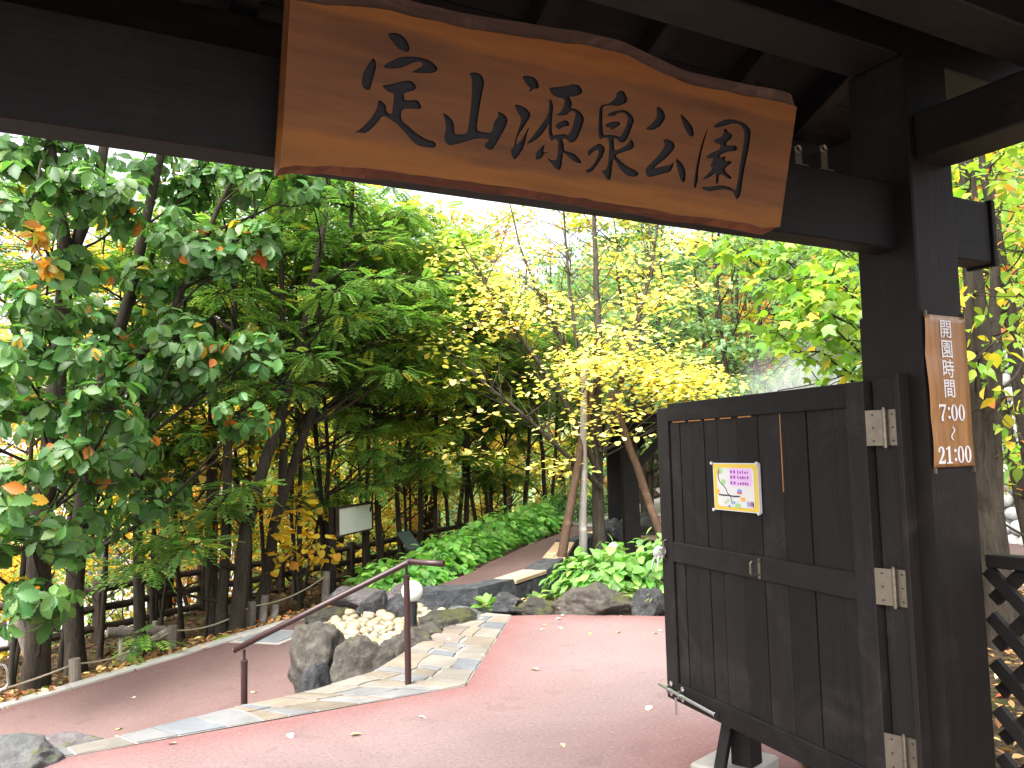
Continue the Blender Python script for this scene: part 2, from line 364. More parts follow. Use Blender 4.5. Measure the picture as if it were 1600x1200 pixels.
# steps hidden behind the edging
b = MB(); b.box(.95, 1.75, 5.66, 6.0, -.6, -.17); b.box(.8, 1.5, 5.62, 6.25, -.75, -.32); tag(b.build('stone_steps', MORTAR), kind='structure')
# kerb of pale concrete along the outer side of the lower path
kerb = thing('kerb', None, None); tag(kerb, kind='structure')
kp = resample(KERB[1:9], 12)
for p, q in zip(kp[:-1], kp[1:]):
    dv = (q-p); L = np.hypot(*dv); dv = dv/L; nv = np.array([-dv[1], dv[0]])
    p2 = p+dv*.004; q2 = q-dv*.004
    b = MB(); zs = [float(zpath(*p2)), float(zpath(*q2))]
    pts = [p2-nv*.01, q2-nv*.01, q2+nv*.13, p2+nv*.13]; zz = [zs[0], zs[1], zs[1], zs[0]]
    b.add([(*a, z-.25) for a, z in zip(pts, zz)]+[(*a, z+.022) for a, z in zip(pts, zz)], [(3, 2, 1, 0), (4, 5, 6, 7), (0, 1, 5, 4), (1, 2, 6, 5), (2, 3, 7, 6), (3, 0, 4, 7)])
    b.build('kerb_stone', KERBM, kerb, bevel=.006)
# drain cover beside the kerb
dc = thing('drain_cover', 'grey metal drain cover with pale concrete frame beside the kerb', 'drain cover', (1.9, 8.98, -.3))
def onp(x, y, dz): return (x, y, float(zpath(x, y))+dz)
q4 = [(1.62, 8.92), (2.02, 8.50), (2.42, 8.72), (2.05, 9.12)]
b = MB(); cq = np.mean(q4, 0)
b.add([onp(*p, .004) for p in q4]+[onp(*p, -.1) for p in q4], [(0, 1, 2, 3), (4, 0, 3, 7), (5, 1, 0, 4), (6, 2, 1, 5), (7, 3, 2, 6)]); b.build('frame', CONC, dc)
iq = [tuple(np.array(p)*.80+cq*.20) for p in q4]
b = MB(); b.add([onp(*p, .012) for p in iq]+[onp(*p, -.05) for p in iq], [(0, 1, 2, 3), (4, 0, 3, 7), (5, 1, 0, 4), (6, 2, 1, 5), (7, 3, 2, 6)]); b.build('plate', stone('grey_plate', (.17, .18, .19), .2), dc)
# ---------------------------------------------------------------- foot-bath pool
def rough(o, cuts, amp):
    bm = bmesh.new(); bm.from_mesh(o.data); bmesh.ops.subdivide_edges(bm, edges=list(bm.edges), cuts=cuts, use_grid_fill=True)
    for v in bm.verts:
        p = v.co; v.co = p+Vector((noise.noise(p*9), noise.noise(p*9+Vector((7, 3, 1))), noise.noise(p*9+Vector((2, 9, 4)))))*amp+Vector((noise.noise(p*28), noise.noise(p*28+Vector((7, 3, 1))), noise.noise(p*28+Vector((2, 9, 4)))))*amp*.5
    bm.to_mesh(o.data); bm.free(); return o
def poly(name, pts, z, mat, **kw):
    b = MB(); b.add([(x, y, z) for x, y in pts], [tuple(range(len(pts)))]); return b.build(name, mat, **kw)
m_, t_, b_ = newmat('pool_water'); b_.inputs['Base Color'].default_value = (.035, .045, .032, 1); b_.inputs['Roughness'].default_value = .04; b_.inputs['IOR'].default_value = 1.33
b_.inputs['Transmission Weight'].default_value = .55; bump(t_, b_, noi(t_, 9, 3, .5, objvec(t_)), .12, .02)
POOL = [(3.25, 8.15), (3.25, 7.45), (3.95, 7.40), (4.8, 7.2), (6.2, 7.8), (8.5, 8.6), (11, 10), (10, 12.6), (8.3, 11.8), (7.25, 11.0), (6.05, 9.45), (5.25, 8.65), (4.5, 8.15), (3.95, 7.95)]
tag(poly('pool_water', POOL, -.15, MATS['pool_water']), kind='structure')
tag(poly('pool_floor', POOL, -.36, stone('pool_floor_stone', (.13, .12, .09), .4)), kind='structure')
RIM = [(3.40, 8.50), (4.0, 8.28), (4.43, 8.50), (5.08, 8.93), (5.80, 9.68), (7.0, 11.25), (8.05, 12.05), (9.75, 12.95)]
rim = thing('foot_bath', 'low dark stone edge of the foot bath with pale wooden seat boards', 'foot bath', (5.2, 8.8, 0))
def offs(P, k):
    P = np.asarray(P, float); T = np.gradient(P, axis=0); T /= np.linalg.norm(T, axis=1)[:, None]; return P+k*np.stack([T[:, 1], -T[:, 0]], 1)
Rin = offs(RIM, .30)
kinds = ['stone', 'stone', 'seat', 'stone', 'seat', 'stone', 'seat']
for i, kd in enumerate(kinds):
    a, b2, c, e = np.array(RIM[i]), np.array(RIM[i+1]), Rin[i+1], Rin[i]
    def lerp(s, k): return (a*(1-s)+b2*s)*(1-k)+(e*(1-s)+c*s)*k
    ztop = .10 if kd == 'stone' else .05
    nst = max(1, round(np.linalg.norm(b2-a)/.5)) if kd == 'stone' else max(1, round(np.linalg.norm(b2-a)/.35))
    for s in range(nst):
        s0, s1 = s/nst+.004, (s+1)/nst-.004; mbk = MB(); z1 = ztop+rnd.uniform(-.015, .02)*(kd == 'stone')
        q = [lerp(s0, 0), lerp(s0, 1), lerp(s1, 1), lerp(s1, 0)]
        if kd == 'stone': q = [p+np.array([rnd.uniform(-.012, .012), rnd.uniform(-.012, .012)]) for p in q]
        mbk.add([(*p, -.4) for p in q]+[(*p, z1+rnd.uniform(-.008, .008)) for p in q], [(3, 2, 1, 0), (4, 5, 6, 7), (0, 1, 5, 4), (1, 2, 6, 5), (2, 3, 7, 6), (3, 0, 4, 7)])
        rough(mbk.build('rim_stone', RIMST, rim), 4, .016)
    if kd == 'seat':
        for k0, k1 in ((.0, .49), (.52, 1.02)):
            q = [lerp(.01, k0), lerp(.01, k1), lerp(.99, k1), lerp(.99, k0)]; mbk = MB()
            mbk.add([(*p, .060) for p in q]+[(*p, .104) for p in q], [(3, 2, 1, 0), (4, 5, 6, 7), (0, 1, 5, 4), (1, 2, 6, 5), (2, 3, 7, 6), (3, 0, 4, 7)])
            mbk.build('seat_board', BENCHW, rim, bevel=.004)
# planting bed with tree and shrubs, pebble bed
BEDP = [(3.90, 7.18), (4.25, 6.80), (5.0, 6.1), (7, 6.47), (9, 6.84), (8.6, 9.2), (7.6, 10.6), (6.75, 10.4), (6.2, 9.2), (5.5, 8.3), (4.7, 7.65), (4.2, 7.45)]
b = MB(); cb = np.mean(BEDP, 0); ring = resample(np.array(BEDP+BEDP[:1]), 80)[:-1]
vs = []; fs = []; 
for k, s in enumerate((1, .94, .8, .5, .2)):
    for p in ring: q = cb+(p-cb)*s; vs.append((*q, (-.36, -.02, .03, .05, .05)[k]+.02*noise.noise((q[0]*2, q[1]*2, 0))))
nr = len(ring)
for k in range(4):
    for j in range(nr): fs.append((k*nr+j, k*nr+(j+1) % nr, (k+1)*nr+(j+1) % nr, (k+1)*nr+j))
fs.append(tuple(range(4*nr, 5*nr))); b.add(vs, fs); tag(b.build('planting_bed', SOIL, smooth=True), kind='structure')
PBED = [(2.05, 7.25), (2.15, 6.75), (2.6, 6.65), (3.05, 7.12), (3.45, 7.35), (3.6, 7.75), (3.35, 8.2), (2.8, 8.45), (2.35, 8.0)]
pbed = tag(poly('pebble_bed', PBED, -.07, MORTAR), kind='structure')
b = MB(); b.prism(PBED, -.6, -.074); b.f = b.f[2:]; b.m = b.m[2:]; b.build('bed_side', MORTAR, pbed)
def ico(sub):
    bm = bmesh.new(); bmesh.ops.create_icosphere(bm, subdivisions=sub, radius=1); v = np.array([p.co[:] for p in bm.verts]); f = [tuple(q.index for q in g.verts) for g in bm.faces]; bm.free(); return v, f
def inpoly(x, y, P):
    c = False; n_ = len(P)
    for i in range(n_):
        (x1, y1), (x2, y2) = P[i], P[i-1]
        if (y1 > y) != (y2 > y) and x < (x2-x1)*(y-y1)/(y2-y1)+x1: c = not c
    return c
iv1, if1 = ico(2)
def pebbles(mat, nm, k, sx=1, sy=.75, sz=.55, am=.22):
    out = []
    for i in range(k):
        v = iv1*np.array([sx, sy, sz]); v = v*(1+am*np.array([noise.noise((p[0]*1.3+i*7, p[1]*1.3, p[2]*1.3)) for p in iv1]))[:, None]
        mb_ = MB(); mb_.add(v, if1); out.append(mb_.mesh(nm, mat, smooth=True))
    return out
pm = pebbles(PEB, 'pebble', 6)
placed = []
for sz_ in [.085]*14+[.06]*60+[.042]*330:
    for _ in range(12):
        x, y = rnd.uniform(2.05, 3.6), rnd.uniform(6.6, 8.45)
        if inpoly(x, y, PBED) and all((x-a)**2+(y-b2)**2 > (.78*(sz_+c))**2 for a, b2, c in placed):
            placed.append((x, y, sz_)); break
for x, y, s in placed[:300]:
    o = link('pebble', rnd.choice(pm), pbed); s *= rnd.uniform(.9, 1.15)
    o.matrix_basis = Matrix.Translation((x, y, -.07+s*.33)) @ Matrix.Rotation(rnd.uniform(0, 6.28), 4, 'Z') @ Matrix.Rotation(rnd.uniform(-.3, .3), 4, 'X') @ Matrix.Scale(s, 4)
# ---------------------------------------------------------------- rocks
iv3, if3 = ico(5)
def rock(label, c, size, mat, seed, rz=0, name='rock', zc=None):
    v = iv3.copy(); r_ = random.Random(seed)
    for k in range(9):
        nrm = np.array([r_.gauss(0, 1) for _ in range(3)]); nrm /= np.linalg.norm(nrm); dd = r_.uniform(.5, .82)
        h = v@nrm-dd; v = v-np.where(h > 0, h*.95, 0)[:, None]*nrm
    amp = np.array([noise.fractal((p[0]*1.8+seed, p[1]*1.8, p[2]*1.8), .8, 2.1, 6)+.5*abs(noise.noise((p[0]*3.3, p[1]*3.3+seed, p[2]*3.3))) for p in v])
    v = v*(1+.17*amp)[:, None]*np.array(size)*.5/.86
    cr, sr = cos(rz), sin(rz); v = np.stack([v[:, 0]*cr-v[:, 1]*sr, v[:, 0]*sr+v[:, 1]*cr, v[:, 2]], 1)
    mb_ = MB(); mb_.add(v, if3); o = link(name, mb_.mesh(name, mat, smooth=True)); o.location = c
    return tag(o, label, 'rock')
a29 = -YAW
rock('large brown mossy rock standing against the flagstone edging', (2.16, 6.28, -.18), (.46, .38, .62), RK_BROWN, 1, a29)
rock('big brown rock at the back left corner of the pebble bed', (1.90, 6.72, -.15), (.44, .42, .62), RK_BROWN, 2, a29)
rock('small pointed grey rock at the foot of the big brown rocks', (1.80, 6.42, -.28), (.24, .26, .42), RK_GREY, 33, a29)
rock('dark brown rock right behind the handrail post', (2.58, 6.58, -.10), (.42, .30, .38), RK_BROWN, 4, a29)
rock('long mossy rock lying along the upper flagstones', (3.24, 7.05, -.03), (.80, .30, .34), RK_MOSS, 5, a29+.75)
rock('low brown rock wedged between the handrail rock and the long mossy rock', (2.86, 6.80, -.09), (.34, .28, .32), RK_BROWN, 41, a29)
rock('dark angular rock left of the globe lamp', (2.92, 8.12, -.0), (.34, .30, .34), RK_GREY, 6, a29)
rock('grey angular rock beside the globe lamp post', (3.10, 7.90, -.02), (.34, .3, .30), RK_GREY, 17, a29)
rock('flat pinkish grey rock at the end of the hedge', (2.98, 8.75, -.0), (.62, .5, .28), RK_PINK, 8, a29)
rock('small grey rock at the left end of the pool rim', (3.36, 8.62, .06), (.26, .24, .22), RK_PINK, 9, a29)
rock('low mossy rock at the far corner of the pebble bed', (2.52, 8.38, -.12), (.5, .36, .26), RK_MOSS, 10, a29)
rock('small dark rock in the water behind the globe lamp', (3.42, 7.93, -.12), (.24, .2, .2), RK_GREY, 11, a29)
rock('pale flat rock in the pool water', (3.80, 7.92, -.14), (.46, .3, .16), RK_PALE, 12, a29)
rock('purplish grey rock where the flagstones meet the planting bed', (3.98, 7.36, .01), (.36, .28, .24), RK_GREY, 13, a29)
rock('mossy rock beside the purplish rock at the bed corner', (4.18, 7.02, .02), (.44, .28, .24), RK_MOSS, 14, a29)
rock('large wide grey rock below the leafy hydrangea', (4.60, 6.62, .05), (.78, .34, .36), RK_BROWN, 15, a29)
rock('roundish grey rock at the right end below the hydrangea', (4.96, 6.32, .07), (.30, .26, .34), RK_GREY, 16, a29)
rock('low dark rock behind the edge of the open gate door', (5.22, 6.16, .0), (.34, .26, .18), RK_GREY, 18, a29)
rock('dark wet boulder left of the shelter post', (8.35, 11.55, .10), (.6, .5, .5), RK_GREY, 19, a29)
rock('heap boulder of pale grey stone behind the shelter post', (9.1, 11.75, .18), (.75, .5, .5), RK_PALE, 20, a29)
rock('dark boulder in the pool under the shelter', (8.9, 11.2, .02), (.8, .5, .35), RK_GREY, 21, a29)
rock('pinkish grey rock at the bottom left below the edging', (.06, 5.60, -.14), (.62, .36, .34), RK_PINK, 22, a29)
rock('rough grey rock in the bottom left corner', (-.10, 5.16, -.02), (.44, .34, .26), RK_PALE, 23, a29)
# ---------------------------------------------------------------- the roofed gate
gate = thing('roofed_gate', 'dark brown timber roofed gate framing the view', 'gate', (2.64, 1.836, 0))
for x0 in (2.525, -.682):
    b = MB(); b.box(x0, x0+.232, 1.721, 1.951, -.1, 2.87); b.build('post', DKZ, gate, bevel=.006)
    b = MB(); x1 = x0+.232
    for q in ((x0-.004, x1+.004, 1.717, 1.7208), (x0-.004, x1+.004, 1.9512, 1.955), (x0-.004, x0-.0002, 1.7208, 1.9512), (x1+.0002, x1+.004, 1.7208, 1.9512)): b.box(*q, -.08, 1.985)
    b.build('post_cladding', POSTW, gate)
    b = MB(); b.prism([(x0-.12, 1.6), (x1+.12, 1.6), (x1+.12, 2.07), (x0-.12, 2.07)], -.2, .06); b.build('footing_stone', CONC, gate, bevel=.015)
b = MB(); b.box(-1.1, 3.068, 1.786, 1.881, 2.203, 2.434); b.build('lintel_beam', DKX, gate, bevel=.005)
b = MB(); b.box(3.07, 3.095, 1.776, 1.891, 2.193, 2.444); b.build('beam_end_cap', DKZ, gate, bevel=.003)
b = MB(); b.box(-1.4, 3.45, 1.735, 1.935, 2.872, 3.06); b.build('ridge_beam', DKX, gate, bevel=.005)
for x0 in (2.55, -.655):
    b = MB(); b.box(x0, x0+.18, .92, 1.7195, 2.50, 2.66); b.build('arm_beam', DKY, gate, bevel=.005)
    b = MB(); b.box(x0, x0+.18, 1.9525, 2.72, 2.50, 2.66); b.build('arm_beam', DKY, gate, bevel=.005)
for y0 in (1.2, 2.32):
    b = MB(); b.box(-1.4, 3.45, y0, y0+.15, 2.662, 2.80); b.build('purlin', DKX, gate, bevel=.005)
SL = .478
for sgn in (-1, 1):
    x = -1.36
    while x < 3.5:
        b = MB(); L = .95
        b.obox((x, 1.835+sgn*.01, 3.072), (.065, 0, 0), (0, sgn*L, -SL*L), (0, 0, .09)); b.build('rafter', DKY, gate); x += .45
    # roof boards, laid lengthways
    k = 0
    for i in range(7):
        s0, s1 = .004+i*.142, (i+1)*.142
        b = MB(); b.obox((-1.45, 1.835+sgn*s0, 3.166-SL*s0), (4.98, 0, 0), (0, sgn*(s1-s0), -SL*(s1-s0)), (0, 0, .018)); b.build('roof_board', DKX, gate)
    b = MB(); b.obox((-1.5, 1.835, 3.19), (5.08, 0, 0), (0, sgn*1.06, -SL*1.06), (0, 0, .05)); b.build('roof_covering', BLACKP, gate)
for x, tall in ((2.08, .05), (2.20, .07)):
    b = MB(); b.box(x-.012, x+.012, 1.80, 1.806, 2.4345, 2.4345+tall); b.tube([(x+.013*cos(k), 1.803, 2.440+tall+.013*sin(k)) for k in np.linspace(0, 6.28, 10)], .004, 5); b.box(x-.03, x+.03, 1.79, 1.83, 2.4342, 2.4385); b.build('beam_hook', STEEL, gate)
# jamb board on the post and the opened door leaf
b = MB(); b.box(2.503, 2.5205, 1.7965, 1.905, .12, 1.766); b.build('door_jamb', DKZ, gate)
b = MB(); b.box(2.466, 2.5205, 1.777, 1.796, .12, 1.775); b.build('jamb_strip', POSTW, gate, bevel=.002)
FB = V3((2.665, 3.288, 0)); DA = R(7.9); DU = V3((sin(DA), cos(DA), 0)); DN = V3((-cos(DA), sin(DA), 0)); DZ = V3((0, 0, 1))
door = thing('gate_door', None, None, (2.468, 1.868, .33)); door.parent = gate; door.matrix_parent_inverse = pinv(gate)
for kx in ('label', 'category'):
    if kx in door: del door[kx]
def dbox(u0, u1, z0, z1, n0, n1, mb_=None): # box on the door: n0..n1 measured towards the viewer's side of the leaf
    b = mb_ or MB(); return b.obox(FB+DU*u0+DZ*z0+DN*n0, DU*(u1-u0), DZ*(z1-z0), DN*(n1-n0))
def dp(u, z, n_): return FB+DU*u+DZ*z+DN*n_
UN = -1.378
dbox(-.100, 0, .33, 1.742, -.045, .0).build('stile', DKZ, door, bevel=.003)
dbox(UN, -1.289, .33, 1.762, -.045, .0).build('stile', DKZ, door, bevel=.003)
for z0, z1 in ((1.673, 1.761), (.995, 1.089), (.33, .420)): dbox(-1.2885, -.1005, z0, z1, -.045, -.001).build('rail', DKY, door, bevel=.003)
lines = [-.102, -.185, -.285, -.385, -.487, -.634, -.775, -.919, -1.067, -1.213, -1.288]
for i, (a, c) in enumerate(zip(lines[:-1], lines[1:])):
    dn_ = rnd.uniform(-.003, .003)
    dbox(c+.0018, a-.0018, .34, 1.75, -.040, -.014+dn_).build('board', DKZ, door, bevel=.0015)
for q in ((-.9215, -.9185, 1.36, 1.672, -.039, -.0105),): dbox(*q).build('bare_wood_gap', RAW, door)
for u0, u1 in ((-.24, -.13), (-.37, -.27), (-.48, -.40), (-.60, -.52), (-.74, -.65)): dbox(u0, u1, 1.667, 1.6727, -.012, -.0092).build('bare_wood_sliver', RAW, door)
for zc in (1.597, 1.058, .51):
    b = MB(); pn = V3((2.496, 1.858, zc)); de = dp(UN, zc, -.004)-DU*.0012; hv = de-pn; hv[2] = 0; hn = V3((-hv[1], hv[0], 0)); hn /= np.linalg.norm(hn); hn = hn if hn[0] < 0 else -hn
    b.obox(pn+V3((0, 0, -.061)), hv, V3((0, 0, .122)), hn*.003)
    b.box(2.4995, 2.5027, 1.7985, 1.852, zc-.061, zc+.061)
    for k in range(5): b.tube([(2.494, 1.858, zc-.066+.0265*k), (2.494, 1.858, zc-.042+.0265*k)], .0085, 10)
    b.tube([(2.494, 1.858, zc-.07), (2.494, 1.858, zc+.07)], .006, 8)
    for k in range(3):
        c = pn+hv*.62+V3((0, 0, -.045+.045*k))+hn*.003; b.tube([c, c+hn*.0018], .0035, 8, 1)
        for yy_ in (1.810, 1.832): b.tube([(2.4995, yy_, zc-.045+.045*k), (2.4977, yy_, zc-.045+.045*k)], .0035, 8, 1)
    b.build('hinge', [STEEL, BLACKP], door)
b = MB(); dbox(-.770, -.755, 1.00, 1.082, -.001, .004, b)
b.tube([dp(-.762, 1.072, .003), dp(-.762, 1.072, .04), dp(-.762, 1.066, .046), dp(-.762, 1.024, .046), dp(-.762, 1.018, .04), dp(-.762, 1.018, .003)], .0045, 8); b.build('pull_handle', STEEL, door)
b = MB(); b.tube([dp(.032, .385, .022), dp(-.43, .368, .022)], .009, 10)
for u_ in (-.045, -.145):
    z_ = .385+.037*u_; b.tube([dp(u_, z_+.022, .001), dp(u_, z_+.022, .006)], .014, 10); b.tube([dp(u_, z_-.022, .001), dp(u_, z_-.022, .006)], .014, 10)
    b.tube([dp(u_, z_+.02, .004), dp(u_, z_+.014, .03), dp(u_, z_-.014, .03), dp(u_, z_-.02, .004)], .004, 6)
b.tube([dp(-.43, .368, .022), dp(-.437, .3678, .022)], .013, 10)
dbox(-.137, -.120, .285, .365, .032, .0345, b); b.build('sliding_bolt', CHROME, door)
b = MB(); b.tube([dp(-.05, 1.095, .002), dp(-.05, 1.09, .02), dp(-.05, 1.01, .02), dp(-.05, .998, .002)], .005, 8); b.build('latch_loop', STEEL, door)
kn = thing('string_knot', 'white knotted string tied to the far edge of the gate door', 'string', tuple(dp(-.04, 1.03, .02)))
b = MB()
for k in range(4):
    c = dp(-.035+.01*k, 1.035, .024); b.tube([c+.022*(cos(a)*DN+sin(a)*DZ)*(1+.15*sin(3*a+k)) for a in np.linspace(0, 6.28, 12)], .006, 6)
b.build('loops', WHITE, kn)
b = MB()
for s in (-1, 1): b.tube([dp(-.03, 1.03, .03), dp(-.01+.02*s, 1.0, .04), dp(.0+.03*s, .955-.01*s, .045)], [.006, .005, .004], 6)
b.build('loose_ends', WHITE, kn)
# door-stop stand behind the leaf
ds = thing('door_stand', 'dark timber stub post with slanting brace on a pale footing behind the gate door', 'stand', (2.86, 2.99, 0))
b = MB(); b.prism([(2.64, 3.12), (2.72, 2.86), (3.06, 2.96), (2.98, 3.22)], -.1, .075); b.build('footing', CONC, ds, bevel=.012)
b = MB(); b.obox((2.82, 2.90, .076), (.10, .03, 0), (-.03, .10, 0), (0, 0, .62)); b.build('stub_post', DKZ, ds, bevel=.004)
b = MB(); b.obox((2.70, 2.955, .076), (.035, .012, 0), (-.015, .05, 0), (.13, .0, .42)); b.build('brace', DKZ, ds, bevel=.003)
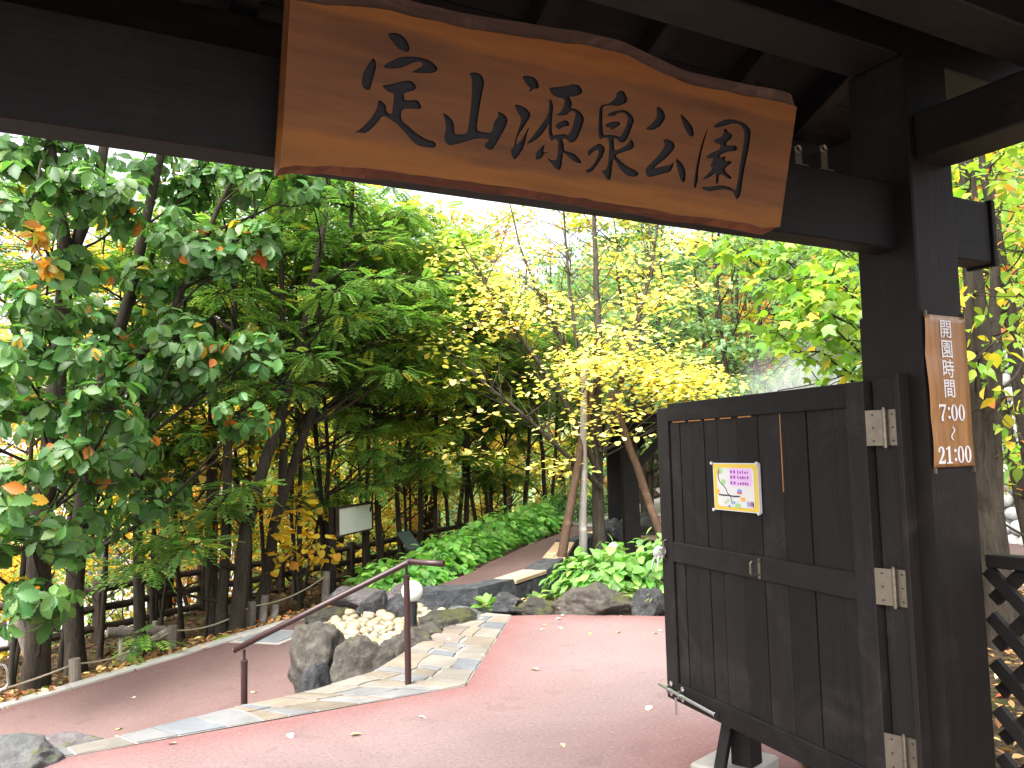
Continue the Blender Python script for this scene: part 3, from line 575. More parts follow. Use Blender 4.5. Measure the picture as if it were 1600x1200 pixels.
# ---------------------------------------------------------------- carved name board
CH=[[[(.6314,.3485),(.6474,.3547),(.6617,.3549),(.6751,.3482),(.6841,.337),(.6867,.3244),(.6806,.3197),(.6692,.3209),(.6577,.3243),(.6457,.3348)],[(.6041,.2932),(.6106,.2859),(.6124,.2748),(.6077,.2523),(.6037,.2342),(.6019,.2252),(.5927,.2221),(.5837,.2276),(.5815,.2415),(.584,.2578),(.5935,.2768)],[(.6269,.2776),(.641,.292),(.6655,.3064),(.6908,.3136),(.7169,.3159),(.7404,.3126),(.7582,.3012),(.7539,.292),(.741,.286),(.7131,.2812),(.6903,.2789),(.7029,.2851),(.7231,.3009),(.7143,.3074),(.6983,.3019),(.6797,.2894),(.6673,.2835),(.6422,.2768)],[(.6276,.2386),(.6478,.2447),(.6758,.257),(.6933,.2618),(.7035,.2572),(.7098,.2494),(.7048,.2417),(.681,.2323),(.6809,.2249),(.6829,.2158),(.7129,.2232),(.72,.2176),(.7258,.2076),(.7211,.2037),(.6778,.1983),(.6774,.1739),(.6929,.1646),(.7137,.1515),(.7414,.1407),(.7619,.1393),(.7686,.1318),(.7632,.1236),(.7261,.1223),(.7088,.1311),(.691,.1463),(.6702,.1623),(.6535,.1699),(.6354,.1757),(.6239,.1591),(.608,.1389),(.5961,.1303),(.5836,.1306),(.573,.128),(.5862,.1383),(.6064,.162),(.6204,.1863),(.6216,.2041),(.6245,.2075),(.641,.1987),(.6428,.1843),(.6559,.1807),(.6574,.203),(.6581,.2267),(.6459,.2274),(.6344,.2326)]],[[(.8353,.3047),(.8489,.3098),(.865,.3089),(.8748,.3),(.8773,.285),(.8742,.269),(.8703,.2342),(.8665,.1806),(.881,.1792),(.9027,.1802),(.9093,.1875),(.911,.2067),(.9223,.2228),(.9175,.2336),(.9363,.2299),(.9486,.2193),(.9447,.2028),(.9293,.1717),(.9152,.1457),(.9066,.1406),(.8914,.1468),(.894,.1567),(.9009,.161),(.9006,.1647),(.8824,.165),(.8613,.1595),(.834,.1474),(.8018,.1347),(.7909,.1408),(.7854,.1522),(.7895,.1682),(.7869,.1861),(.7773,.2065),(.7907,.2021),(.8054,.1923),(.8102,.1777),(.8116,.1625),(.8288,.1653),(.8442,.1708),(.8466,.2022),(.8482,.2427),(.8465,.2793),(.8441,.2972)]],[[(.9744,.3244),(.9915,.3291),(1.008,.3287),(1.0189,.3223),(1.0258,.3108),(1.0222,.3037),(1.0109,.3023),(1.0005,.2927),(.9966,.2927),(1.0028,.3012),(.9886,.3092)],[(.9627,.2569),(.9777,.2574),(.9958,.2532),(1.0092,.2426),(1.0069,.2326),(.9961,.2147),(.9876,.1994),(.9788,.1862),(.9762,.1708),(.9762,.1633),(.9876,.1747),(.9963,.189),(1.0035,.2052),(1.0097,.2137),(1.0034,.1944),(1.0006,.1725),(.9969,.1589),(.9872,.1424),(.9784,.1303),(.9708,.1303),(.9643,.1444),(.9618,.1493),(.9714,.1604),(.9735,.1768),(.9776,.1978),(.9834,.2148),(.9831,.2297),(.9733,.2387),(.9656,.2479)],[(1.0523,.3121),(1.0842,.3205),(1.1098,.3285),(1.1199,.3337),(1.136,.3345),(1.1462,.3287),(1.1508,.3197),(1.1467,.3135),(1.13,.3054),(1.113,.3019),(1.1192,.2943),(1.125,.2865),(1.1201,.2758),(1.1375,.2766),(1.1534,.2694),(1.1638,.2579),(1.1619,.2442),(1.156,.2255),(1.1508,.2113),(1.1441,.1991),(1.1365,.1946),(1.1271,.1931),(1.1197,.1986),(1.1129,.1998),(1.1036,.1983),(1.1119,.1852),(1.1122,.1709),(1.1285,.17),(1.1451,.168),(1.1599,.159),(1.1687,.1501),(1.1642,.1465),(1.1503,.1475),(1.1359,.1532),(1.1184,.164),(1.1122,.1664),(1.1109,.1585),(1.1105,.1273),(1.1018,.1212),(1.0934,.1249),(1.0788,.1361),(1.0643,.1472),(1.078,.1426),(1.0899,.1432),(1.0956,.1518),(1.0957,.1695),(1.0935,.1934),(1.0801,.1946),(1.0769,.1875),(1.0682,.1949),(1.063,.2061),(1.0629,.2301),(1.0543,.2134),(1.0408,.1939),(1.0218,.1779),(1.0042,.1704),(1.0158,.1856),(1.0359,.2148),(1.0516,.2369),(1.0587,.2554),(1.0574,.279),(1.0584,.2882),(1.0679,.2787),(1.0711,.2662),(1.07,.2487),(1.0704,.2291),(1.0753,.2015),(1.0868,.2055),(1.1075,.211),(1.1212,.2088),(1.1301,.2257),(1.1355,.2487),(1.1366,.2665),(1.1302,.2703),(1.1223,.2685),(1.115,.2618),(1.1076,.2561),(1.0894,.2519),(1.0793,.2524),(1.0937,.2614),(1.1,.2756),(1.1018,.2944),(1.0819,.2941),(1.0685,.2961),(1.0601,.301)],[(1.0806,.2253),(1.0863,.2329),(1.105,.2441),(1.1172,.2435),(1.1229,.2334),(1.1055,.2283),(1.0895,.2169),(1.0916,.2217),(1.0835,.2225)],[(1.0338,.1515),(1.0369,.1585),(1.0545,.1764),(1.0566,.1735),(1.0529,.1598),(1.0565,.1581),(1.0732,.1617),(1.0556,.1547),(1.0515,.1442),(1.0379,.1372),(1.0338,.1395)]],[[(1.2111,.2994),(1.2335,.3061),(1.243,.3152),(1.2563,.3277),(1.2511,.3352),(1.2648,.3454),(1.278,.3434),(1.2902,.3269),(1.2879,.318),(1.2636,.3052),(1.2487,.304),(1.236,.3031),(1.2152,.2968),(1.2181,.267),(1.2251,.2258),(1.2432,.2304),(1.2645,.2321),(1.2801,.2294),(1.2953,.2628),(1.2973,.2803),(1.2917,.2896),(1.2783,.2925),(1.2618,.2862),(1.25,.2775),(1.2297,.2764),(1.2404,.286),(1.2649,.2953),(1.286,.2996),(1.3043,.2935),(1.3184,.2804),(1.3147,.266),(1.3037,.2331),(1.2945,.2196),(1.2796,.2163),(1.2699,.2244),(1.2592,.2234),(1.2623,.2095),(1.2654,.1927),(1.2939,.2074),(1.3076,.2199),(1.3149,.2314),(1.3268,.2194),(1.3227,.2066),(1.2914,.1932),(1.2688,.1829),(1.2855,.1715),(1.3089,.161),(1.3365,.1543),(1.3533,.1468),(1.3412,.1367),(1.3122,.1363),(1.2882,.1511),(1.2654,.1755),(1.2634,.158),(1.2638,.1217),(1.2557,.1171),(1.2463,.1228),(1.229,.1411),(1.2421,.1394),(1.2507,.1562),(1.2484,.1902),(1.2443,.2221),(1.2253,.2208),(1.2166,.2126),(1.2087,.2351),(1.207,.2651),(1.2061,.2885)],[(1.1822,.1786),(1.1972,.1927),(1.2166,.2058),(1.2368,.197),(1.2329,.1776),(1.2154,.1477),(1.2007,.1303),(1.1885,.1269),(1.1797,.1308),(1.1992,.142),(1.2133,.1645),(1.2191,.1858),(1.2104,.1879),(1.1949,.1771),(1.1898,.1672)],[(1.2277,.2517),(1.2373,.2601),(1.2599,.2672),(1.2752,.2663),(1.2733,.2575),(1.2461,.2418),(1.2495,.2485),(1.2325,.2474)]],[[(1.3892,.3272),(1.4085,.32),(1.4188,.306),(1.411,.2871),(1.397,.2725),(1.3735,.2616),(1.3559,.264),(1.3735,.2774),(1.3908,.2995),(1.3857,.3196)],[(1.465,.322),(1.4895,.3108),(1.5135,.295),(1.5229,.2749),(1.5131,.2661),(1.4974,.2744),(1.4769,.2998)],[(1.4172,.2439),(1.4326,.2499),(1.4545,.2444),(1.4623,.2331),(1.4514,.2171),(1.427,.192),(1.3938,.1659),(1.4291,.178),(1.4561,.1854),(1.4617,.1953),(1.4618,.179),(1.4543,.1654),(1.4319,.1587),(1.3837,.1403),(1.3729,.1523),(1.3712,.1645),(1.3954,.1874),(1.419,.2158),(1.4278,.2349)],[(1.4657,.2066),(1.4902,.1957),(1.5072,.1782),(1.5104,.1476),(1.5003,.1444),(1.4859,.1607)]],[[(1.569,.3048),(1.5643,.2815),(1.5548,.2325),(1.551,.188),(1.554,.1589),(1.5496,.1332),(1.5424,.1389),(1.5409,.1645),(1.5438,.2089),(1.5527,.2614)],[(1.5839,.3047),(1.6003,.3202),(1.6282,.334),(1.6581,.3379),(1.6945,.3358),(1.7199,.325),(1.7276,.3112),(1.7256,.2618),(1.7177,.1999),(1.7176,.1388),(1.7047,.1219),(1.693,.1357),(1.6853,.1443),(1.6439,.1454),(1.6004,.1323),(1.5777,.1342),(1.5675,.1422),(1.5936,.1437),(1.6372,.1551),(1.6733,.1541),(1.6952,.1474),(1.6997,.1671),(1.7012,.2355),(1.7052,.2889),(1.7008,.3144),(1.6857,.3269),(1.6597,.3282),(1.6308,.3179),(1.6026,.3059)],[(1.6233,.3086),(1.6365,.3085),(1.6397,.3009),(1.657,.2981),(1.6579,.2871),(1.6407,.2732),(1.6389,.2629),(1.6797,.2707),(1.6833,.2555),(1.6473,.2493),(1.6195,.2329),(1.6278,.2285),(1.6441,.2376),(1.6417,.2212),(1.6615,.2252),(1.6698,.2215),(1.6425,.2008),(1.6571,.1897),(1.6766,.181),(1.6699,.1745),(1.6269,.1874),(1.6292,.1578),(1.6194,.1557),(1.6157,.1877),(1.5944,.1699),(1.5671,.1607),(1.5835,.1759),(1.6026,.1971),(1.5905,.2009),(1.6032,.2249),(1.5841,.2192),(1.5709,.2239),(1.5935,.2383),(1.6215,.2517),(1.6195,.2637),(1.6002,.2651),(1.5929,.2732),(1.6165,.2824),(1.6282,.2972)]]]
TOP=[(.4169,.3979),(.5339,.4154),(.6636,.4272),(.7718,.4274),(.8691,.4336),(.9364,.4399),(1.0418,.4496),(1.115,.4564),(1.2605,.4626),(1.3989,.4398),(1.4882,.4293),(1.6022,.4325),(1.7096,.4371),(1.8343,.4441),(1.8792,.4414)]
RIGHT=[(1.9027,.4293),(1.891,.0519)]
BOT=[(1.8516,.0215),(1.718,.0264),(1.5389,.0237),(1.3716,.0261),(1.1664,.0276),(.9789,.0289),(.8074,.0242),(.6797,.0239),(.5747,.02),(.4895,.0114),(.4147,.0001)]
BT = R(13.7); BO = V3((0, 1.735, 2.13)); BUx = V3((1, 0, 0)); BUy = V3((0, -sin(BT), cos(BT))); BUn = V3((0, -cos(BT), -sin(BT)))
BM = Matrix(((1, 0, 0, 0), (0, -sin(BT), -cos(BT), 1.735), (0, cos(BT), -sin(BT), 2.13), (0, 0, 0, 1)))   # local x right, y up the board, z out of its face
def chaikin(P, k=1):
    P = np.asarray(P, float)
    for _ in range(k):
        Q = np.roll(P, -1, 0); d = np.linalg.norm(Q-P, axis=1)
        P = np.stack([P*.78+Q*.22, P*.22+Q*.78], 1).reshape(-1, 2)
    return P
def filled(loops, depth, bev=0):       # a flat plate with holes, from closed outlines
    cu = bpy.data.curves.new('plate', 'CURVE'); cu.dimensions = '2D'; cu.fill_mode = 'BOTH' if depth else 'FRONT'; cu.extrude = depth/2; cu.bevel_depth = bev; cu.bevel_resolution = 0
    for L in loops:
        s = cu.splines.new('POLY'); s.points.add(len(L)-1); s.use_cyclic_u = True
        for p, q in zip(s.points, L): p.co = (q[0], q[1], 0, 1)
    o = bpy.data.objects.new('plate', cu); COL.objects.link(o); bpy.context.view_layer.update()
    me = bpy.data.meshes.new_from_object(o.evaluated_get(bpy.context.evaluated_depsgraph_get())); bpy.data.objects.remove(o); bpy.data.curves.remove(cu); me.materials.clear(); return me
def signwood():
    m, t, b = newmat('varnished_sign_wood'); v = objvec(t, (1.0, 9, 9)); g = noi(t, 2.6, 8, .6, v, .35); g2 = noi(t, 14, 4, .6, v); blot = noi(t, 5, 5, .65, objvec(t, (1, 1.8, 1)))
    # heartwood band through the middle, paler sapwood at the live edges
    c = t.nodes.new('ShaderNodeTexCoord'); sp = t.nodes.new('ShaderNodeSeparateXYZ'); t.links.new(c.outputs['Object'], sp.inputs[0])
    wob = math_(t, 'MULTIPLY', math_(t, 'SUBTRACT', noi(t, 1.6, 3, .5, objvec(t, (1, .2, 1))), .5), .09)
    y = math_(t, 'ADD', sp.outputs[1], wob)
    band = math_(t, 'MULTIPLY', math_(t, 'GREATER_THAN', y, .105), math_(t, 'LESS_THAN', y, .365))
    sm = t.nodes.new('ShaderNodeMapRange'); sm.interpolation_type = 'SMOOTHSTEP'; sm.inputs[1].default_value = .105; sm.inputs[2].default_value = .125; t.links.new(y, sm.inputs[0])
    sm2 = t.nodes.new('ShaderNodeMapRange'); sm2.interpolation_type = 'SMOOTHSTEP'; sm2.inputs[1].default_value = .355; sm2.inputs[2].default_value = .375; sm2.inputs[3].default_value = 1; sm2.inputs[4].default_value = 0; t.links.new(y, sm2.inputs[0])
    band = math_(t, 'MULTIPLY', sm.outputs[0], sm2.outputs[0])
    heart = ramp(t, g, [(.3, (.078, .030, .010)), (.55, (.124, .049, .013)), (.75, (.165, .070, .018))])
    sap = ramp(t, g, [(.3, (.155, .060, .011)), (.6, (.225, .088, .012)), (.8, (.27, .114, .017))])
    k = mix(t, math_(t, 'MULTIPLY', band, .85), sap, heart)
    k = mix(t, math_(t, 'MULTIPLY', math_(t, 'MULTIPLY', blot, g2), .55), k, (.05, .022, .012))
    t.links.new(k, b.inputs['Base Color']); b.inputs['Roughness'].default_value = .5; b.inputs['Specular IOR Level'].default_value = .3
    bump(t, b, g2, .12, .003); return m
SIGNW = signwood()
BARKTOP = wood('weathered_top_edge', [(.055, .036, .026), (.085, .055, .04), (.115, .078, .058)], 'X', .7, .2, .3, rand=0)
BARKLOW = wood('bark_lower_edge', [(.055, .021, .011), (.10, .040, .020), (.15, .062, .030)], 'X', .75, .2, .9, rand=0)
nb = thing('name_board', 'long live-edge wooden board with carved black characters hung on the gate beam', 'signboard', (1.15, 1.735, 2.13))
TOPo = resample(np.array(TOP), 40); BOTo = resample(np.array(BOT), 40)
wig = lambda x, s, a: a*noise.noise((x*9, s, 0))+a*.5*noise.noise((x*30, s, 1))
TOPo[:, 1] += [wig(x, 1, .004) for x in TOPo[:, 0]]; BOTo[:, 1] += [wig(x, 2, .006) for x in BOTo[:, 0]]
TOPo[:, 1] += .008; TOPi = TOPo.copy(); TOPi[:, 1] -= .036+np.array([wig(x, 3, .006) for x in TOPo[:, 0]]); BOTo[:, 1] += .018; BOTi = BOTo.copy(); BOTi[:, 1] += .016+np.array([wig(x, 4, .006) for x in BOTo[:, 0]])
TOPi[-1, 0] = 1.893; BOTi[0] = (1.888, .066); TOPi[0, 0] = .4185; BOTi[-1, 0] = .4185
front = [tuple(p) for p in TOPi]+[tuple(p) for p in BOTi]
CHs = [[chaikin(L) for L in c] for c in CH]
D = .007
me = filled([front]+[L for c in CHs for L in c], D)
me.materials.append(SIGNW); me.materials.append(LETTER)
idx = []
fo = np.array(front)
for p in me.polygons:
    if abs(p.normal.z) > .5: idx.append(0)
    else: c = p.center; idx.append(0 if np.min(np.hypot(fo[:, 0]-c.x, fo[:, 1]-c.y)) < .012 or c.x < .425 or c.x > 1.88 else 1)
me.polygons.foreach_set('material_index', idx)
o = link('face_board', me, nb); o.matrix_basis = BM @ Matrix.Translation((0, 0, -D/2))
# body of the plank with its bevelled live edges
mb = MB(); k = 40; T0 = .0455
loc = lambda p, z: (p[0], p[1], z)
vs = [loc(p, -D-.0005) for p in TOPi]+[loc(p, -D-.0005) for p in BOTi]+[loc(p, -.016) for p in TOPo]+[loc(p, -.030) for p in BOTo]+[loc(p, -T0) for p in TOPo]+[loc(p, -T0) for p in BOTo]
N2 = 80; fs = [tuple(range(N2-1, -1, -1))]; ms = [0]
for i in range(N2):
    j = (i+1) % N2; mm = 1 if i < k-1 else (2 if k <= i < N2-1 else 0)
    for r in (0, 1): fs.append((r*N2+i, r*N2+j, (r+1)*N2+j, (r+1)*N2+i)); ms.append(mm)
fs.append(tuple(range(2*N2, 3*N2))); ms.append(0)
mb.v = vs; mb.f = fs; mb.m = ms
o = mb.build('plank', [SIGNW, BARKTOP, BARKLOW], nb); o.matrix_basis = BM
# fill the chamfer step of the thin face board along the live edges
mb = MB()
vs = [loc(p, 0) for p in TOPi]+[loc(p, 0) for p in BOTi]; 
for i, c in enumerate(CHs):
    me = filled(c, 0); me.materials.append(LETTER)
    o = link('carved_character', me, nb); o.matrix_basis = BM @ Matrix.Translation((0, 0, -D+.0006))
b = MB()
for x in (.62, 1.70): b = MB(); b.obox(BO+BUx*x+BUy*.30-BUn*(T0+.0005), BUx*.03, BUy*.06, -BUn*.05); b.build('hanger', STEEL, nb)
# ---------------------------------------------------------------- opening-hours notice on the post
hb = thing('hours_notice', 'brown wood-print notice with white opening hours on the right gate post', 'notice', (2.64, 1.71, 1.46))
m_, t_, b_ = newmat('printed_wood'); v_ = objvec(t_, (16, 16, 1.3)); g_ = noi(t_, 2.4, 7, .65, v_, .5)
t_.links.new(ramp(t_, g_, [(.3, (.17, .080, .028)), (.55, (.26, .130, .050)), (.75, (.33, .175, .072))]), b_.inputs['Base Color']); b_.inputs['Roughness'].default_value = .25
SX, SZ = np.meshgrid(np.linspace(0, 1, 8), np.linspace(0, 1, 24))
wv_ = .0035*np.sin(SZ*9)*(SX < .5)*(1-SX*2)+.002*np.sin(SZ*5+2)
me_o = sheet('panel', 2.527+SX*.222+.006*(1-SZ)*0+.004*np.sin(SZ*7)*(1-SX), 1.7125-np.abs(wv_), 1.460+SZ*.508, MATS['printed_wood']); me_o.parent = hb; me_o.matrix_parent_inverse = pinv(hb)
sd_ = me_o.modifiers.new('thick', 'SOLIDIFY'); sd_.thickness = .002; sd_.offset = -1 if 0 else 1
def ell(cx_, cy_, rx_, ry_, n_=20, rev=False): return [(cx_+rx_*cos(a), cy_+ry_*sin(a)) for a in np.linspace(0, 2*pi, n_, endpoint=False)][::-1 if rev else 1]
def glyph(c, x, y, h):
    wd = h*.58; P = lambda L: [(x+a*wd, y+b_*h) for a, b_ in L]
    if c == '0': return [ell(x+wd/2, y+h/2, wd*.46, h*.5), ell(x+wd/2, y+h/2, wd*.20, h*.44)]
    if c == '1': return [P([(.08, 0), (.92, 0), (.92, .06), (.66, .09), (.66, 1), (.5, 1), (.1, .86), (.1, .8), (.36, .84), (.36, .09), (.08, .06)])]
    if c == '7': return [P([(.04, 1), (.98, 1), (.98, .93), (.55, .3), (.56, 0), (.26, 0), (.30, .28), (.78, .86), (.16, .86), (.10, .74), (.04, .74)])]
    if c == '2': return [P([(.04, 0), (.92, 0), (.98, .26), (.90, .26), (.84, .16), (.38, .16), (.80, .5), (.90, .68), (.84, .86), (.66, .98), (.42, 1), (.18, .93), (.06, .76), (.14, .66), (.28, .68), (.30, .86), (.44, .94), (.58, .88), (.62, .72), (.54, .54), (.30, .30), (.04, .1)])]
    if c == ':': return [ell(x+wd*.35, y+h*.22, h*.095, h*.095), ell(x+wd*.35, y+h*.74, h*.095, h*.095)]
HM = lambda x, z: Matrix(((1, 0, 0, x), (0, 0, -1, 1.7062), (0, 1, 0, z), (0, 0, 0, 1)))
for st, zc, wdt, h in (('7:00', 1.640, .142, .056), ('21:00', 1.500, .182, .057)):
    adv = [h*.34 if c == ':' else h*.6 for c in st]; tot = sum(adv); x = -tot/2; 
    for c, a in zip(st, adv):
        me = filled(glyph(c, x, -h/2, h), .0006); me.materials.append(WHITE); o = link('digit' if c != ':' else 'colon', me, hb); o.matrix_basis = HM(2.640, zc) @ Matrix.Scale(min(1.25, wdt/tot), 4, (1, 0, 0)); x += a
for c, zc in zip('開園時間', (1.918, 1.850, 1.783, 1.717)):
    cu = bpy.data.curves.new('character', 'FONT'); cu.body = c; cu.size = .067; cu.extrude = .0003; cu.offset = .0005; cu.align_x = 'CENTER'; cu.align_y = 'CENTER'
    o = bpy.data.objects.new('character', cu); COL.objects.link(o); bpy.context.view_layer.update()
    me = bpy.data.meshes.new_from_object(o.evaluated_get(bpy.context.evaluated_depsgraph_get())); bpy.data.objects.remove(o); me.materials.clear(); me.materials.append(WHITE)
    o = link('character', me, hb); o.matrix_basis = HM(2.634, zc)
tz = [(.010*sin(a*pi)*.9, .022-.044*a/2) for a in np.linspace(0, 2, 15)]
lp = [(x-.003, z) for x, z in tz]+[(x+.003, z) for x, z in tz[::-1]]
me = filled([lp], .0006); me.materials.append(WHITE); o = link('wave_dash', me, hb); o.matrix_basis = HM(2.636, 1.571)
for x in (2.535, 2.742):
    for z in (1.975, 1.452): b = MB(); b.box(x-.002, x+.002, 1.705, 1.7168, z-.012, z+.006); b.build('staple', STEEL, hb)
# ---------------------------------------------------------------- picture map poster on the door
po = thing('map_poster', 'yellow bordered laminated picture map poster pinned to the gate door', 'poster', tuple(dp(-.625, 1.27, 0)))
def pq(s, t_): return (-.467-.316*s, 1.267+.206*t_)
def ppoly(L, n_, mat, name):
    b = MB(); P = [dp(*pq(s, t_), n_) for s, t_ in L]; k = len(P)
    b.add(P, [tuple(range(k))]); return b.build(name, mat, po)
sq = lambda a, b_, c, e: [(a, c), (b_, c), (b_, e), (a, e)]
b = MB(); b.obox(dp(*pq(0, 0), -.011), DU*-.316, DZ*.206, DN*.0125); b.build('sheet', WHITE, po)
ppoly(sq(.015, .985, .02, .98), .0023, YELLOW, 'border')
ppoly([(.13, .085), (.87, .085), (.915, .13), (.915, .85), (.875, .90), (.13, .90), (.09, .85), (.09, .13)], .0031, WHITE, 'map_ground')
ppoly([(.41, .53), (.84, .53), (.86, .56), (.86, .86), (.84, .89), (.41, .89), (.39, .86), (.39, .56)], .0039, LILAC, 'legend_panel')
for r_, tt_ in enumerate((.82, .71, .59)):
    for ss in (.43, .50): ppoly(ell(ss, tt_, .022, .035, 10), .0047, PURPLE, 'legend_mark')
    for q in range(5): ppoly(sq(.57+q*.052, .57+q*.052+rnd.uniform(.018, .036), tt_-.035, tt_+rnd.uniform(.0, .035)), .0047, PURPLE, 'legend_text')
def stroke(P, w_, n_, mat, nm):
    P = np.array(P); O = offs(P, w_); ppoly([tuple(p) for p in P]+[tuple(p) for p in O[::-1]], n_, mat, nm)
stroke([(.13, .78), (.14, .68), (.17, .6), (.25, .53), (.31, .45), (.33, .37), (.37, .34)], .018, .0039, INK, 'road')
stroke([(.13, .345), (.25, .335), (.35, .34), (.45, .325), (.60, .33)], .028, .0047, INK, 'road')
stroke([(.40, .31), (.42, .22), (.43, .14)], .014, .0039, INK, 'road')
ppoly(ell(.15, .83, .085, .075, 14), .0036, GREENP, 'tree_mark'); ppoly(ell(.14, .82, .02, .05, 8), .0044, REDP, 'pagoda_mark'); ppoly(ell(.24, .60, .055, .06, 12), .0036, GREENP, 'park_mark'); ppoly(ell(.55, .12, .07, .05, 12), .0036, GREENP, 'park_mark')
ppoly(ell(.11, .40, .036, .055, 10), .0044, ORANGE, 'direction_mark'); ppoly(sq(.62, .71, .22, .30), .0055, ORANGE, 'direction_mark')
ppoly(ell(.60, .42, .05, .05, 12), .0044, BLUEP, 'car_mark'); ppoly(sq(.55, .65, .37, .405), .0052, REDP, 'car_mark')
for s_, mt_ in ((.77, BLUEP), (.81, BLUEP), (.845, REDP), (.88, INK)): ppoly(ell(s_, .17, .014, .065, 8), .0044, mt_, 'figure_mark')
for s_, t_ in ((.33, .22), (.28, .17), (.47, .18), (.36, .10)): ppoly(ell(s_, t_, .03, .028, 8), .0044, rnd.choice([GREENP, BLUEP]), 'building_mark')
for s_, t_ in ((-.01, 1.0), (1.0, 1.0), (0.0, .0), (1.0, 0)): c = dp(*pq(s_, t_), .004); b = MB(); b.tube([c-DN*.008, c+DN*.006], [.004, .0075], 8); b.build('pin', WHITE, po)
# ---------------------------------------------------------------- handrail
hr = thing('handrail', 'dark brown metal handrail beside the steps', 'handrail', (2.13, 5.343, 0))
b = MB(); b.tube([(2.13, 5.343, .006), (2.13, 5.343, .72)], .0215, 16); b.lathe((2.13, 5.343, .72), [(.0235, -.01), (.0235, .006), (.012, .012)], 16); b.build('post', BROWNP, hr, smooth=False)
b = MB(); b.tube([(1.125, 5.66, -.33), (1.125, 5.66, .235)], .0215, 16); b.lathe((1.125, 5.66, .235), [(.0235, -.01), (.0235, .006), (.012, .012)], 16); b.build('post', BROWNP, hr)
b = MB(); b.tube([(2.13, 5.343, .72), (2.13, 5.343, .80)], .009, 10); b.tube([(1.125, 5.66, .235), (1.125, 5.66, .31)], .009, 10); b.build('bracket', BROWNP, hr)
e0 = V3((2.275, 5.06, .822)); e1 = V3((2.13, 5.30, .825)); e2 = V3((1.065, 5.67, .315))
b = MB(); b.tube([e0, e0*.5+e1*.5, e1*.97+e0*.03, e1, e1*.98+e2*.02-V3((0, 0, .004)), e1*.93+e2*.07-V3((0, 0, .004)), e1*.5+e2*.5, e2], .0205, 16); b.build('rail', BROWNP, hr, smooth=True)
b = MB(); b.tube([e0, e0+(e0-e1)*.012], .0212, 16); b.tube([e2, e2+(e2-e1)*.004], .0212, 16); b.build('end_plug', BROWNP, hr)
# ---------------------------------------------------------------- globe lamps
def globe(label, c, h, r_):
    g = thing('globe_lamp', label, 'lamp', c, 'globe lamps by the foot bath')
    b = MB(); b.lathe(c, [(.042, -.15), (.042, h-.03), (.046, h-.03), (.046, h), (.03, h+.01)], 20); b.build('lamp_post', BLACKP, g, smooth=False)
    pr = [(max(.02, r_*sin(a)), h+r_*.92-r_*cos(a)) for a in np.linspace(.35, pi-.01, 18)]
    b = MB(); b.lathe(c, pr, 28); b.build('globe', GLOBE, g, smooth=True)
globe('white globe lamp on a black post between the pebbles', (2.93, 7.22, -.07), .27, .098)
globe('small white globe lamp half hidden behind the hydrangea', (6.40, 8.85, .02), .16, .085)
# ---------------------------------------------------------------- rope and stump posts along the kerb
SP = [(-1.25, 8.35), (.24, 8.66), (1.10, 9.17), (1.98, 9.60), (3.05, 10.40)]
lab = ['weathered stump post with rope left of the picture edge', 'weathered stump post with rope nearest the lower left', 'weathered stump post with rope left of the drain cover', 'weathered stump post with rope just behind the drain cover', 'weathered stump post with rope at the start of the hedge']
tops = []
for (x, y), l in zip(SP, lab):
    z = float(ground_z(x, y)); zt = float(zpath(x, y))+.21+rnd.uniform(-.01, .02)
    g = thing('stump_post', l, 'post', (x, y, z), 'rope posts along the path kerb')
    b = MB(); tl = rnd.uniform(-.02, .02); b.tube([(x, y, z-.1), (x+tl*.5, y, (z+zt)/2), (x+tl, y, zt)], [.052, .05, .048], 12); b.build('log', LOGW, g)
    tops.append((x+tl, y, zt-.045))
for i in range(len(tops)-1):
    p, q = V3(tops[i]), V3(tops[i+1]); s = np.linspace(0, 1, 16)[:, None]; P = p*(1-s)+q*s; P[:, 2] -= .30*(s*(1-s))[:, 0]
    b = MB(); b.tube(P, .0085, 6)
    tag(b.build('rope', plain('rope_fibre%d' % i, (.30, .25, .18), .9)), ['sagging rope left of the nearest stump post', 'sagging rope between the two stump posts at lower left', 'sagging rope leading up to the drain cover', 'sagging rope between drain cover and hedge'][i], 'rope', 'ropes along the path kerb')
g = thing('wood_offcut', 'pair of short grey stakes leaning beside the rope post at the drain cover', 'stake', (2.12, 9.75, -.4))
for dx in (0, .12):
    b = MB(); b.tube([(2.12+dx, 9.72, -.45), (2.18+dx, 9.8, -.02-dx)], [.045, .04], 10); b.build('stake', LOGW, g)
# ---------------------------------------------------------------- log fence in the wood
FP = [(-2.6, 12.0), (-.88, 12.23), (-.11, 12.25), (.60, 12.44), (1.30, 12.80), (2.02, 13.20), (3.26, 13.6), (4.61, 14.15), (5.96, 14.75), (7.23, 15.3), (8.50, 15.9), (9.73, 16.5), (11.2, 17.4)]
fz = [-.98, -.93, -.88, -.84, -.82, -.82, -.80, -.76, -.70, -.64, -.58, -.50, -.4]
fen = thing('log_fence', 'brown log post and rail fence running behind the trees', 'fence', (2.0, 13.2, -.8))
for (x, y), z in zip(FP, fz):
    b = MB(); b.tube([(x, y, z-.3), (x, y, z+.80)], .075, 10); b.build('post', FENCEW, fen)
for i in range(len(FP)-1):
    for h in (.20, .46, .70):
        p, q = V3((*FP[i], fz[i]+h)), V3((*FP[i+1], fz[i+1]+h)); b = MB(); b.tube([p, (p+q)/2+V3((0, 0, rnd.uniform(-.015, .01))), q], [.052, .05, .047], 8); b.build('rail', FENCEW, fen)
g = thing('log_rest', 'short grey log lying on two stakes on the leaf litter', 'log', (.95, 10.9, -.6))
b = MB(); b.tube([(.62, 10.85, -.42), (1.25, 10.95, -.50)], [.055, .06], 12); b.build('log', LOGW, g)
